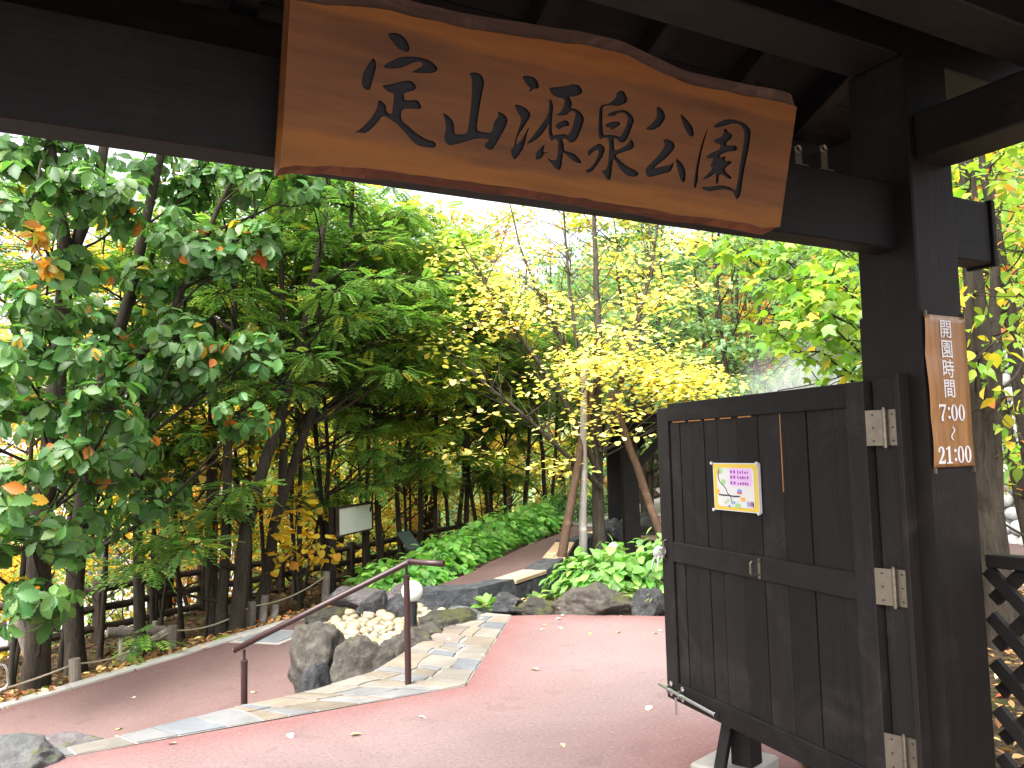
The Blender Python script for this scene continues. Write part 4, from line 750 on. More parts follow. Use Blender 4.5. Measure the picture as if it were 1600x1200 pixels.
for x, y in ((.78, 10.87), (1.15, 10.93)):
    b = MB(); b.tube([(x, y+.06, float(ground_z(x, y))-.1), (x, y+.06, -.38)], .035, 8); b.build('stake', LOGW, g)
b = MB(); b.tube([(.70, 9.9, -.55), (1.2, 10.25, -.38)], [.05, .045], 12); tag(b.build('fallen_pole', LOGW), 'pale grey pole lying slanted on the forest floor behind the rope', 'pole')
b = MB(); b.tube([(-.05, 9.0, -.5), (-.22, 9.05, .12)], [.055, .05], 12); tag(b.build('leaning_stake', LOGW), 'thick grey stake leaning against the leftmost tree', 'stake')
b = MB(); P = [(-.9, 8.5, -.12), (-.36, 8.40, -.12), (-.30, 8.40, -.15), (-.28, 8.40, -.20), (-.27, 8.39, -.30), (-.29, 8.39, -.34), (-.36, 8.39, -.36), (-.9, 8.5, -.36)]; b.tube(P, .012, 8); tag(b.build('bent_pipe', CHROME, smooth=True), 'bent grey metal pipe loop at the left picture edge', 'pipe')
g = thing('white_tray', 'white tray with an upright peg at the left picture edge', 'tray', (-.4, 8.4, -.1))
b = MB(); b.box(-.75, -.27, 8.25, 8.5, .03, .07); b.build('tray', WHITE, g, bevel=.008)
b = MB(); b.tube([(-.29, 8.3, .07), (-.275, 8.29, .21)], .009, 8); b.lathe((-.275, 8.29, .21), [(.01, 0), (.014, .01), (.005, .02)], 8); b.build('peg', WHITE, g)
# ---------------------------------------------------------------- information board and small green panel
ib = thing('information_board', 'faded white information board on two brown posts behind the hedge', 'information board', (3.6, 11.1, -.1))
l0, r0 = V3((3.34, 10.85, 0)), V3((4.07, 11.60, 0)); dv = (r0-l0); L = np.linalg.norm(dv); dv /= L; nv = V3((dv[1], -dv[0], 0))
for s in (.02, L-.02):
    p = l0+dv*s; b = MB(); b.obox(p-dv*.035+nv*-.035+V3((0, 0, -.35)), dv*.07, -nv*.07, V3((0, 0, 1.21))); b.build('post', FENCEW, ib)
m_, t_, b_ = newmat('faded_print'); v_ = objvec(t_, (1, 1, 1)); tx = noi(t_, 26, 4, .8, objvec(t_, (1, 1, 5))); bl = noi(t_, 2.2, 3, .5, v_)
cc = mix(t_, math_(t_, 'MULTIPLY', math_(t_, 'MULTIPLY', math_(t_, 'GREATER_THAN', tx, .56), math_(t_, 'GREATER_THAN', bl, .45)), .35), (.66, .68, .66), (.36, .37, .36)); t_.links.new(cc, b_.inputs['Base Color']); b_.inputs['Roughness'].default_value = .4
b = MB(); b.obox(l0+V3((0, 0, .49)), dv*L, V3((0, 0, .35)), nv*.03); b.build('panel', MATS['faded_print'], ib)
b = MB()
for o_, e_ in (((0, 0, .84), .03), ((0, 0, .47), .02)): b.obox(l0-dv*.02+V3(o_), dv*(L+.04), V3((0, 0, e_)), nv*.045)
for s in (-.02, L-.005): b.obox(l0+dv*s+V3((0, 0, .491)), dv*.025, V3((0, 0, .348)), nv*.045)
b.build('frame', FENCEW, ib)
gp = thing('plant_panel', 'small dark green sloping panel standing in the hedge', 'panel', (4.95, 12.2, 0))
b = MB(); b.obox((4.80, 12.45, .30), (.26, .12, 0), (.12, -.20, -.27), (.01, -.01, .02)); b.build('plate', plain('dark_green_panel', (.03, .06, .045), .35, var=.3, vs=40), gp)
b = MB(); b.tube([(4.98, 12.42, -.2), (4.98, 12.40, .16)], .02, 8); b.build('stand', FENCEW, gp)
# ---------------------------------------------------------------- props of the young tree
def pole(label, p, q, r0, r1, mat):
    b = MB(); p, q = V3(p), V3(q); s = np.linspace(0, 1, 10)[:, None]; P = p*(1-s)+q*s+np.array([[rnd.uniform(-.008, .008) for _ in range(3)] for _ in range(10)]); b.tube(P, np.linspace(r0, r1, 10), 10); tag(b.build('support_pole', mat, smooth=True), label, 'pole', 'poles propping the yellow-leaved tree')
pole('pale upright support pole in front of the yellow-leaved tree', (6.54, 9.80, -.05), (6.64, 9.74, 2.9), .062, .045, POLEW)
pole('dark brown support pole leaning left of the yellow-leaved tree', (6.03, 9.64, -.1), (6.84, 9.86, 2.5), .07, .05, BROWNPOLE)
pole('brown support pole leaning from the right against the yellow-leaved tree', (7.55, 9.15, -.0), (6.98, 9.62, 2.35), .062, .05, BROWNPOLE)
# ---------------------------------------------------------------- shelter over the pool
sh = thing('pool_shelter', 'dark timber flat-roofed shelter standing over the foot bath', 'shelter', (7.72, 10.2, -.1))
corners = [(7.72, 10.22), (9.62, 9.16), (10.6, 10.9), (8.7, 11.96)]
ex_ = V3((.873, -.488, 0)); ey_ = V3((.488, .873, 0))
for c in corners:
    b = MB(); c = V3((*c, 0)); b.obox(c-ex_*.12-ey_*.12+V3((0, 0, -.3)), ex_*.24, ey_*.24, V3((0, 0, 2.05))); b.build('post', DKZ, sh, bevel=.008)
    for e_, s in ((ex_, 1 if c[0] < 9 else -1),):
        b = MB(); b.obox(c+e_*s*.1201-ey_*.05+V3((0, 0, 1.20)), ey_*.10, V3((0, 0, .16)), e_*s*.42+V3((0, 0, .43))); b.build('brace', DKX, sh)
P0, P1, P2, P3 = (V3((*c, 0)) for c in corners)
for p, q, e_ in ((P0, P1, ex_), (P3, P2, ex_)):
    b = MB(); n2 = V3((-e_[1], e_[0], 0)); b.obox(p-e_*.4-n2*.08+V3((0, 0, 1.752)), (q-p)+e_*.8, n2*.16, V3((0, 0, .17))); b.build('beam', DKX, sh, bevel=.006)
for p, q in ((P0, P3), (P1, P2)):
    b = MB(); b.obox(p-ey_*.4-ex_*.07+V3((0, 0, 1.924)), (q-p)+ey_*.8, ex_*.14, V3((0, 0, .08))); b.build('beam', DKX, sh, bevel=.006)
b = MB(); b.obox(P0-ex_*.55-ey_*.6+V3((0, 0, 2.006)), ex_*(np.linalg.norm(P1-P0)+1.1), ey_*(np.linalg.norm(P3-P0)+1.2), V3((0, 0, .05))); b.build('flat_roof', DKX, sh)
b = MB(); b.obox((8.0, 10.55, .10), ex_*1.3, ey_*.34, V3((0, 0, .045))); bn = b.build('seat_board', BENCHW, sh); b = MB(); b.obox((8.03, 10.58, -.36), ex_*1.24, ey_*.28, V3((0, 0, .458))); b.build('seat_base', RIMST, sh)
# ---------------------------------------------------------------- lattice screen right of the gate post
la = thing('lattice_screen', 'dark brown diagonal lattice screen right of the gate post', 'lattice', (2.85, 1.6, 0))
LX = 2.845; Y0, Y1, Z0, Z1 = .35, 1.74, .04, 1.11
b = MB(); b.box(LX-.03, LX+.03, Y0, Y1, Z1, Z1+.045); b.build('top_rail', DKY, la, bevel=.004)
b = MB(); b.box(LX-.03, LX+.03, Y0, Y1, -.02, Z0); b.build('bottom_rail', DKY, la, bevel=.004)
for layer, sg in ((-.013, 1), (.013, -1)):
    for k in range(-9, 17):
        yc = Y0+k*.155+.02
        p0, p1 = (yc, Z0), (yc+sg*(Z1-Z0), Z1)
        # clip to the frame
        P = []
        for (ya, za), (yb, zb) in ((p0, p1),):
            t0, t1 = 0, 1; dy = yb-ya
            ta, tb = sorted(((Y0-ya)/dy, (Y1-ya)/dy)); t0, t1 = max(0, ta), min(1, tb)
            if t1-t0 > .06: P = [(ya+dy*t0, za+(zb-za)*t0), (ya+dy*t1, za+(zb-za)*t1)]
        if not P: continue
        (ya, za), (yb, zb) = P; d_ = V3((0, yb-ya, zb-za)); n_ = V3((0, -d_[2], d_[1])); n_ /= np.linalg.norm(n_)
        b = MB(); b.obox(V3((LX+layer-.0125, ya, za))-n_*.021, d_, n_*.042, V3((.025, 0, 0))); b.build('lattice_bar', DKY, la)
# ---------------------------------------------------------------- white cobble retaining wall on the right
cw = thing('cobble_wall', 'retaining wall of rounded white cobbles behind the trees on the right', 'wall', (12.4, 7.3, 0))
a0, a1 = V3((12.75, 8.7, -.1)), V3((12.1, 5.2, -.1)); wd = a1-a0; WL = np.linalg.norm(wd); wd /= WL; wn = V3((wd[1], -wd[0], 0)); wn = wn if wn[0] < 0 else -wn; wu = V3((-wn[0]*.16, -wn[1]*.16, 1)); wu /= np.linalg.norm(wu)
b = MB(); b.obox(a0-wn*.02, wd*WL, wu*3.2, -wn*.5); b.build('backing', stone('dark_mortar', (.14, .135, .13), .3), cw)
cm = pebbles(COB, 'cobble', 6, 1, .6, .82, .16)
rw = 0; z_ = .12
while z_ < 3.1:
    x_ = .1+(.13 if rw % 2 else 0)
    while x_ < WL-.05:
        s = .135*rnd.uniform(.88, 1.12); p = a0+wd*(x_+rnd.uniform(-.02, .02))+wu*(z_+rnd.uniform(-.02, .02))+wn*.01
        o = link('cobble', rnd.choice(cm), cw); ang = math.atan2(wd[1], wd[0]); o.matrix_basis = Matrix.Translation(Vector(p)) @ Matrix.Rotation(ang, 4, 'Z') @ Matrix.Rotation(rnd.uniform(-.5, .5), 4, 'Y') @ Matrix.Scale(s, 4); x_ += .265
    z_ += .205; rw += 1
# ---------------------------------------------------------------- pale building across the river
fbld = thing('riverside_building', 'pale long building with mint roof edge glimpsed through the left trees', 'building', (-1, 30, -4))
PALE = stone('pale_render', (.72, .70, .66), .06); MINT = plain('mint_roof', (.42, .58, .50), .5)
b = MB(); b.box(-16, 5.6, 30, 38, -4.3, 5.2); b.build('wall', PALE, fbld)
b = MB(); b.box(-16.6, 6.2, 29.3, 38.6, 5.2, 5.55); b.build('roof', MINT, fbld)
for k in range(8):
    for z in (-2.4, .2, 2.7):
        x = -15+k*2.6; f_ = MB(); f_.box(x, x+1.5, 29.94, 29.998, z, z+1.3); w_ = f_.build('window', plain('window_frame_white', (.7, .7, .7)) if 'window_frame_white' not in MATS else MATS['window_frame_white'], fbld)
        f_ = MB(); f_.box(x+.06, x+.72, 29.92, 29.938, z+.06, z+1.24); f_.box(x+.78, x+1.44, 29.92, 29.938, z+.06, z+1.24); f_.build('pane', MATS.get('far_glass') or plain('far_glass', (.10, .12, .13), .15), w_)
# ---------------------------------------------------------------- foliage
CAMP = np.array([0, 0, 1.55])
def strip_leaf(rows, fold=.22, droop=.15):
    v = []; f = []; prev = None
    for t, hw in rows:
        z = -droop*t*t; k = len(v)
        if hw == 0: v.append((t, 0, z)); cur = (k, k, k)
        else: v += [(t, -hw, z+fold*hw), (t, 0, z), (t, hw, z+fold*hw)]; cur = (k, k+1, k+2)
        if prev is not None:
            for a, b in ((0, 1), (1, 2)):
                q = [prev[a], prev[b], cur[b], cur[a]]; q = [x for i, x in enumerate(q) if x not in q[:i]]; f.append(q)
        prev = cur
    return np.array(v, float), f
T_OAK = strip_leaf([(0, 0), (.12, .045), (.25, .15), (.30, .125), (.42, .26), (.47, .215), (.59, .315), (.64, .25), (.76, .28), (.80, .20), (.89, .15), (1, 0)], .35, .3)
T_OVATE = strip_leaf([(0, 0), (.12, .17), (.35, .32), (.65, .27), (.87, .11), (1, 0)], .25, .25)
T_HYD = strip_leaf([(0, 0), (.08, .16), (.26, .36), (.5, .40), (.74, .28), (.9, .12), (1, 0)], .2, .25)
T_SIMPLE = strip_leaf([(0, 0), (.35, .26), (.70, .20), (1, 0)], .2, .15)
T_DIA = (np.array([(0, 0, 0), (.5, -.34, .06), (1, 0, -.08), (.5, .34, .06)], float), [[0, 1, 2, 3]])
T_HEART = (np.array([(.10, 0, 0), (0, -.22, .02), (.12, -.46, .05), (.45, -.5, .06), (.8, -.3, 0), (1, 0, -.06), (.8, .3, 0), (.45, .5, .06), (.12, .46, .05), (0, .22, .02)], float), [[0, 1, 2, 3, 4, 5], [0, 5, 6, 7, 8, 9]])
def palm():
    v = [(0, 0, 0)]; tips = [(-2.25, .45), (-1.15, .80), (0, 1.0), (1.15, .80), (2.25, .45)]
    out = []
    for i, (a, r) in enumerate(tips):
        out.append((.25+r*.75*cos(a), r*.75*sin(a), -.08*r))
        if i < 4: am = (a+tips[i+1][0])/2; out.append((.25+.36*cos(am), .36*sin(am), .03))
    v += out; n_ = len(out); f = [[0]+list(range(1, 6)), [0]+list(range(5, n_+1))]
    return np.array(v, float), f
T_PALM = palm()
def pinnate(pairs=5):
    v = []; f = []
    def leaflet(x, y, ang, L):
        k = len(v); c, s = cos(ang), sin(ang)
        for (a, b, z) in ((0, 0, 0), (.45, -.33, .02), (1, 0, -.10), (.45, .33, .02)): v.append((x+(a*c-b*s)*L, y+(a*s+b*c)*L, z*L-.22*x*x))
        f.append([k, k+1, k+2, k+3])
    for i in range(pairs):
        t = .18+.7*i/(pairs-1); L = .33*(1-.35*abs(i/(pairs-1)-.4))
        leaflet(t, .01, 1.05, L); leaflet(t, -.01, -1.05, L)
    leaflet(.9, 0, 0, .26); return np.array(v, float), f
T_PIN = pinnate()
T_BLADE = strip_leaf([(0, .012), (.3, .02), (.6, .017), (.85, .010), (1, 0)], .3, .75)
def frames(D, N):
    x = D/(np.linalg.norm(D, axis=1)[:, None]+1e-9); y = np.cross(N, x); y /= np.linalg.norm(y, axis=1)[:, None]+1e-9; z = np.cross(x, y); return x, y, z
def pick(pal, n_, jit=.16):
    w_ = np.array([p[0] for p in pal], float); c = np.array([p[1] for p in pal], float)[rng.choice(len(pal), n_, p=w_/w_.sum())]
    return np.clip(c*(1+jit*rng.standard_normal((n_, 1)))*(1+.08*rng.standard_normal((n_, 3))), .003, .95)
def leafmesh(name, tpl, P, D, N, S, C, mat=None):
    tv, tf = tpl; k = len(tv); n_ = len(P); x, y, z = frames(D, N)
    v = P[:, None]+S[:, None, None]*(tv[None, :, 0, None]*x[:, None]+tv[None, :, 1, None]*y[:, None]+tv[None, :, 2, None]*z[:, None])
    loops = np.concatenate([np.array(q) for q in tf]); st = np.r_[0, np.cumsum([len(q) for q in tf])[:-1]]; L = len(loops)
    lv = (loops[None]+np.arange(n_)[:, None]*k).ravel(); ls = (st[None]+np.arange(n_)[:, None]*L).ravel()
    me = bpy.data.meshes.new(name); me.vertices.add(n_*k); me.vertices.foreach_set('co', v.astype(np.float32).ravel())
    me.loops.add(len(lv)); me.loops.foreach_set('vertex_index', lv.astype(np.int32)); me.polygons.add(len(ls)); me.polygons.foreach_set('loop_start', ls.astype(np.int32))
    me.update(calc_edges=True); me.materials.append(mat or LEAF)
    at = me.color_attributes.new('Col', 'FLOAT_COLOR', 'POINT')
    at.data.foreach_set('color', np.repeat(np.c_[C, np.ones(n_)], k, 0).astype(np.float32).ravel())
    return me
_variants = {}
def leafobj(name, key, tpl, pal, P, D, N, S, parent, mat=None):
    if key not in _variants:
        _variants[key] = [leafmesh(name, tpl, np.zeros((1, 3)), np.array([[1., 0, 0]]), np.array([[0, 0, 1.]]), np.ones(1), pick(pal, 1), mat) for _ in range(48)]
    x, y, z = frames(D, N); inv = pinv(parent) if parent else None
    for i in range(len(P)):
        o = bpy.data.objects.new(name, _variants[key][int(rng.integers(48))]); COL.objects.link(o)
        if parent: o.parent = parent; o.matrix_parent_inverse = inv
        s = S[i]; a, b, c = x[i]*s, y[i]*s, z[i]*s
        o.matrix_basis = Matrix(((a[0], b[0], c[0], P[i, 0]), (a[1], b[1], c[1], P[i, 1]), (a[2], b[2], c[2], P[i, 2]), (0, 0, 0, 1)))
        yield o
def unit(n_): v = rng.standard_normal((n_, 3)); return v/np.linalg.norm(v, axis=1)[:, None]
def foliage(root, key, tpl, pal, P, D, N, S, nobj=0, mat=None, part='foliage'):
    if nobj:
        d_ = np.linalg.norm(P-CAMP, axis=1); order = np.argsort(d_); a, b = order[:nobj], order[nobj:]
        for _ in leafobj('leaf', key, tpl, pal, P[a], D[a], N[a], S[a], root, mat): pass
        P, D, N, S = P[b], D[b], N[b], S[b]
    if len(P):
        o = link(part, leafmesh(part, tpl, P, D, N, S, pick(pal, len(P)), mat), root)
        if nobj: o['kind'] = 'stuff'
def style_rosette(cl, tips, per, size):
    P, D, N, S, tw = [], [], [], [], []
    for c, r_ in cl:
        off = unit(tips)*rng.uniform(.35, 1, (tips, 1))*r_*np.array([1, 1, .6]); off[:, 2] += .1*r_
        for o_ in off:
            tp = c+o_; ax = o_/np.linalg.norm(o_)*.8+np.array([0, 0, .5]); ax /= np.linalg.norm(ax); tw.append((c, tp))
            u1 = np.cross(ax, [.3, .2, .9]); u1 /= np.linalg.norm(u1); u2 = np.cross(ax, u1); m_ = per+rng.integers(-1, 2); a0 = rng.uniform(0, 6.28)
            for k in range(m_):
                az = a0+6.283*k/m_+rng.normal(0, .25); el = rng.uniform(-.45, .45)
                d_ = cos(el)*(cos(az)*u1+sin(az)*u2)+sin(el)*ax+np.array([0, 0, -.38]); P.append(tp-ax*.01*k); D.append(d_); N.append(ax+.35*rng.standard_normal(3)); S.append(size*rng.uniform(.7, 1.2))
    return np.array(P), np.array(D), np.array(N), np.array(S), tw
def style_spray(cl, n_, size, flat=.4, jit=.5, droop=.3):
    P, D, N, S, tw = [], [], [], [], []
    for c, r_ in cl:
        off = unit(n_)*(rng.uniform(0, 1, (n_, 1))**.5)*r_*np.array([1, 1, flat]); P.append(c+off)
        d_ = off/r_*1.0+.7*unit(n_); d_[:, 2] = d_[:, 2]*.4-droop; D.append(d_); N.append(np.array([0, 0, 1.])+jit*unit(n_)); S.append(size*rng.uniform(.65, 1.25, n_))
        for k in range(4): tw.append((c, c+unit(1)[0]*r_*np.array([.9, .9, flat*.8])))
    return np.concatenate(P), np.concatenate(D), np.concatenate(N), np.concatenate(S), tw
def style_pin(cl, n_, size):
    P, D, N, S, tw = [], [], [], [], []
    for c, r_ in cl:
        az = rng.uniform(0, 6.283, n_); el = rng.uniform(-.7, .35, n_); d_ = np.stack([np.cos(az)*np.cos(el), np.sin(az)*np.cos(el), np.sin(el)], 1)
        P.append(c+d_*r_*rng.uniform(.0, .75, (n_, 1))*np.array([1, 1, .6])); D.append(d_+.3*unit(n_)); N.append(np.array([0, 0, 1.])+.35*unit(n_)); S.append(size*rng.uniform(.7, 1.2, n_))
        for k in range(4): a = rng.integers(n_); tw.append((c, c+d_[a]*r_*.8))
    return np.concatenate(P), np.concatenate(D), np.concatenate(N), np.concatenate(S), tw
def bez(p, q, bend, n_=6):
    s = np.linspace(0, 1, n_)[:, None]; m_ = (p+q)/2+bend; return p*(1-s)**2+2*m_*s*(1-s)+q*s*s
def tree(name, label, cat, base, stems, clumps, style, args, key, tpl, pal, nobj=0, bark=None, br=.022, group=None, twigs=True):
    base = V3(base); root = thing(name, label, cat, tuple(base), group)
    mb = MB(); pts = []
    for st, r0, r1 in stems:
        st = resample3(np.array(st, float), max(8, int(3*len(st)))); st[1:, :2] += np.cumsum(rng.normal(0, .018, (len(st)-1, 2)), 0)*.7
        rr = np.linspace(r0, r1, len(st)); rr[0] *= 1.25; mb.tube(st, rr, 9, cap=False); pts += [(p, r_) for p, r_ in zip(st, rr)]
    PP = np.array([p for p, _ in pts]); RR = np.array([r_ for _, r_ in pts])
    for c, r_ in clumps:
        hd = np.hypot(PP[:, 0]-c[0], PP[:, 1]-c[1]); want = c[2]-.55*hd-.1; cost = np.abs(PP[:, 2]-want)+.35*hd+(PP[:, 2] > c[2]+.1)*2; i = int(np.argmin(cost)); p = PP[i]
        L = np.linalg.norm(c-p); r1 = min(RR[i]*.75, br*(.5+.35*L)); q = bez(p, c, np.array([0, 0, -.10*L])+rng.normal(0, .07*L, 3), 7); mb.tube(q, np.linspace(r1, .006, 7), 5, cap=False)
        k = int(rng.integers(2, 5)); e = c+rng.normal(0, .5*r_, 3); mb.tube(bez(q[k], e, rng.normal(0, .08, 3), 5), np.linspace(r1*.5, .004, 5), 4, cap=False)
    P, D, N, S, tw = style(clumps, *args)
    if twigs:
        for a, b in tw: mb.tube(bez(a, b, rng.normal(0, .03, 3), 3), [.006, .004, .002], 3, cap=False)
    mb.build('trunk', bark or BARK, root, smooth=True)
    foliage(root, key, tpl, pal, P, D, N, S, nobj, part='crown')
    return root
def resample3(P, n_):
    s = np.r_[0, np.cumsum(np.linalg.norm(np.diff(P, axis=0), axis=1))]; t = np.linspace(0, s[-1], n_); return np.stack([np.interp(t, s, P[:, k]) for k in range(3)], 1)
def upright(base, h, r0, lean=(0, 0), k=1, spread=.5):
    b = V3(base); out = []
    for i in range(k):
        a = rng.uniform(0, 6.28); o_ = np.array([cos(a), sin(a), 0])*(spread if k > 1 else 0)
        w1 = rng.normal(0, .07, 3); w2 = rng.normal(0, .12, 3)
        out.append(([b+o_*.08, b+o_*.3+V3((lean[0]*.3, lean[1]*.3, h*.3))+w1, b+o_*.7+V3((lean[0]*.65, lean[1]*.65, h*.62))+w2, b+o_+V3((lean[0], lean[1], h))+w2], r0*(1 if i == 0 else .75), r0*.18))
    return out
def blob(c, rad, z0, z1, n_, cr=(.35, .6), pw=.6):
    out = []
    for _ in range(n_):
        z = rng.uniform(z0, z1); f_ = 1-.45*abs((z-z0)/(z1-z0)-.45)*2*.7; a = rng.uniform(0, 6.283); r_ = rad*f_*rng.uniform(0, 1)**pw
        out.append((np.array([c[0]+r_*cos(a), c[1]+r_*sin(a), z]), rng.uniform(*cr)))
    return out
OAKP = [(4, (0.062, 0.150, 0.040)), (4, (0.088, 0.194, 0.053)), (2, (0.138, 0.263, 0.069)), (.16, (0.475, 0.163, 0.025)), (.12, (0.562, 0.375, 0.037))]
PINP = [(4, (.105, .215, .055)), (4, (.16, .30, .07)), (2.6, (.26, .40, .09)), (.4, (.52, .48, .06))]
YGP = [(3, (0.250, 0.325, 0.037)), (3, (0.375, 0.400, 0.037)), (2, (0.625, 0.475, 0.037)), (.7, (0.688, 0.300, 0.025))]
GOLD = [(4, (.62, .40, .03)), (2, (.72, .50, .06)), (1, (.45, .36, .03)), (.8, (.55, .22, .02))]
ORG = [(3, (.52, .21, .03)), (2, (.58, .32, .04)), (1.5, (.34, .28, .04)), (.6, (.45, .09, .02))]
KATP = [(5, (.78, .67, .20)), (3, (.84, .75, .36)), (1, (.64, .60, .14)), (.5, (.42, .48, .10))]
MAPP = [(4, (.19, .34, .035)), (4, (.27, .42, .045)), (2.5, (.12, .25, .04)), (.4, (.60, .46, .05))]
HILLG = [(4, (.115, .215, .085)), (3, (.16, .27, .11)), (1.0, (.28, .32, .09))]  # distance haze is put into these greens, paler and bluer
HYD = [(4, (.13, .285, .065)), (4, (.18, .36, .09)), (1.5, (.26, .45, .12))]
LITP = [(4, (.34, .18, .07)), (3, (.50, .30, .12)), (2, (.20, .10, .045)), (1.2, (.58, .42, .18)), (.3, (.5, .12, .03))]
# --- two oaks nearest on the left
def cl(L, r_=(.38, .52), rep=1): return [(V3(p)+rng.normal(0, .09, 3)*(k > 0)*2, rng.uniform(*r_)) for p in L for k in range(rep)]
O1 = [(.22, 7.94, 3.89), (-.21, 7.96, 3.73), (.59, 8.19, 3.83), (-.10, 7.75, 2.82), (-.27, 7.66, 2.39), (.14, 8.39, 3.24), (.23, 7.72, 2.41), (-.08, 7.94, 1.94), (.47, 7.52, 1.97), (.15, 7.62, 1.56), (-.21, 7.72, 1.37), (.50, 7.99, 1.55), (-.11, 7.83, .85), (-.06, 7.72, .45), (.22, 8.21, .95), (.12, 8.41, 4.37), (-.33, 8.43, 4.31), (-.9, 8.2, 3.3), (-.8, 8.1, 2.0), (-.7, 8.0, 1.0), (-.6, 8.3, 5.0), (.3, 8.6, 5.2), (.1, 8.9, 1.9), (.5, 9.0, 2.6)]
tree('oak_tree', 'large-leaved green oak nearest the left picture edge', 'tree', (-.08, 8.80, -.55), [([(-.08, 8.8, -.6), (-.05, 8.7, .8), (.06, 8.6, 2.4), (.1, 8.5, 3.4), (-.12, 8.4, 5.2)], .115, .04), ([(.09, 8.52, 3.2), (.35, 8.5, 4.0), (.5, 8.5, 5.6)], .06, .03)], cl(O1, (.42, .58)), style_rosette, (17, 7, .158), 'oak', T_OAK, OAKP, 300, BARK)
O2 = [(1.31, 8.50, 3.61), (1.04, 8.75, 3.77), (1.48, 8.43, 3.42), (.95, 8.96, 3.35), (1.02, 8.52, 2.71), (1.23, 8.31, 2.50), (.76, 8.69, 2.41), (1.11, 8.73, 2.29), (1.56, 8.06, 1.94), (1.77, 8.34, 2.56), (.52, 9.46, 3.01), (1.42, 8.82, 4.51), (1.78, 8.40, 4.39), (2.34, 8.54, 4.41), (.77, 9.06, 4.55), (1.83, 8.32, 3.72), (1.26, 9.04, 4.34), (2.0, 8.5, 5.0), (1.2, 9.0, 5.4), (.6, 8.6, 1.7), (.8, 8.9, 1.2)]
tree('oak_tree', 'green oak with broad leaf rosettes and rusty sprigs above the rope posts', 'tree', (.28, 9.67, -.62), [([(.28, 9.67, -.7), (.30, 9.6, .8), (.5, 9.4, 2.2), (.8, 9.1, 3.4), (1.0, 8.9, 5.2)], .10, .035), ([(.55, 9.3, 2.3), (1.0, 8.9, 2.9), (1.6, 8.5, 4.4)], .05, .02)], cl(O2, (.40, .54)), style_rosette, (17, 7, .152), 'oak', T_OAK, OAKP, 300, BARK)
# rusty sprigs: a small dry branch hanging in the second oak
tree('dry_sprig', 'rust brown and orange dry leaf sprig hanging in the left trees', 'branch', (1.80, 8.4, 3.5), [([(1.75, 8.5, 4.6), (1.80, 8.42, 4.0), (1.82, 8.4, 3.7)], .012, .006)], [(V3((1.85, 8.36, 3.78)), .14), (V3((1.80, 8.36, 3.58)), .12)], style_rosette, (3, 7, .13), 'dry', T_SIMPLE, ORG, 0, BARK)
tree('dry_sprig', 'rust brown dry leaf cluster high in the oak at the left edge', 'branch', (-.15, 7.8, 3.4), [([(-.1, 8.2, 4.2), (-.14, 7.9, 3.8), (-.16, 7.8, 3.5)], .012, .006)], [(V3((-.15, 7.78, 3.45)), .15), (V3((-.05, 7.8, 3.2)), .12)], style_rosette, (3, 7, .14), 'dry', T_SIMPLE, ORG, 0, BARK)
# --- leaning ash-like trees with feather leaves in the middle of the wood
PIN = (style_pin, (20, .27), 'pinnate', T_PIN, PINP)
def pin(label, base, stems, clumps, pal=None, **k): return tree('ash_tree', label, 'tree', base, stems, clumps, style_pin, (46, .225), 'pinnate', T_PIN, pal or PINP, group='trees of the riverside wood', **k)
pin('thick leaning tree trunk behind the drain cover', (1.78, 9.45, -.45), [([(1.78, 9.45, -.5), (1.95, 9.5, .9), (2.45, 9.65, 2.3), (2.9, 9.8, 4.2), (3.0, 9.8, 5.2)], .088, .022), ([(1.64, 9.50, -.5), (1.72, 9.6, 1.1), (1.85, 9.7, 3), (1.9, 9.8, 5.0)], .066, .022)], blob((2.5, 9.9), 1.5, 2.5, 5.2, 34)+[(V3(p), .4) for p in ((.81, 9.07, .54), (1.05, 9.37, .75), (1.28, 9.02, .69), (1.85, 9.34, 1.24), (1.67, 9.46, 1.04))])
pin('slender tree leaning right beside the thick leaning trunk', (2.14, 10.05, -.45), [([(2.14, 10.05, -.5), (2.35, 10.1, .8), (2.95, 10.2, 2.4), (3.3, 10.3, 4.2), (3.4, 10.4, 5.2)], .075, .02), ([(2.45, 10.1, 1.1), (2.5, 10.2, 3), (2.5, 10.3, 5)], .05, .02)], blob((3.1, 10.5), 1.6, 2.4, 5.3, 38))
pin('dark straight trunk between the oaks and the leaning trees', (1.72, 10.35, -.55), [([(1.72, 10.35, -.6), (1.7, 10.35, 1.2), (1.75, 10.4, 3), (1.6, 10.4, 4.6)], .085, .03)], blob((1.6, 10.6), 1.4, 1.2, 4.6, 20))
pin('dark trunk in the leaf litter behind the second rope post', (.94, 10.45, -.75), [([(.94, 10.45, -.8), (.92, 10.4, 1.2), (1.0, 10.4, 2.6), (1.1, 10.4, 4.2)], .07, .025)], blob((.9, 10.7), 1.4, .8, 4.0, 20))
names = ['first', 'second', 'third', 'fourth', 'fifth', 'sixth', 'seventh', 'eighth', 'ninth', 'tenth', 'eleventh', 'twelfth', 'thirteenth', 'fourteenth']
ROW = [(2.95, 11.2, .055), (3.50, 11.75, .07), (4.07, 11.75, .06), (4.43, 12.1, .085), (4.89, 12.5, .06), (5.37, 12.9, .07), (5.83, 13.3, .06), (6.34, 13.7, .07), (6.72, 13.9, .08), (7.23, 14.3, .06), (7.73, 14.7, .07), (8.24, 15.1, .06), (8.83, 15.5, .08), (9.60, 15.7, .08)]
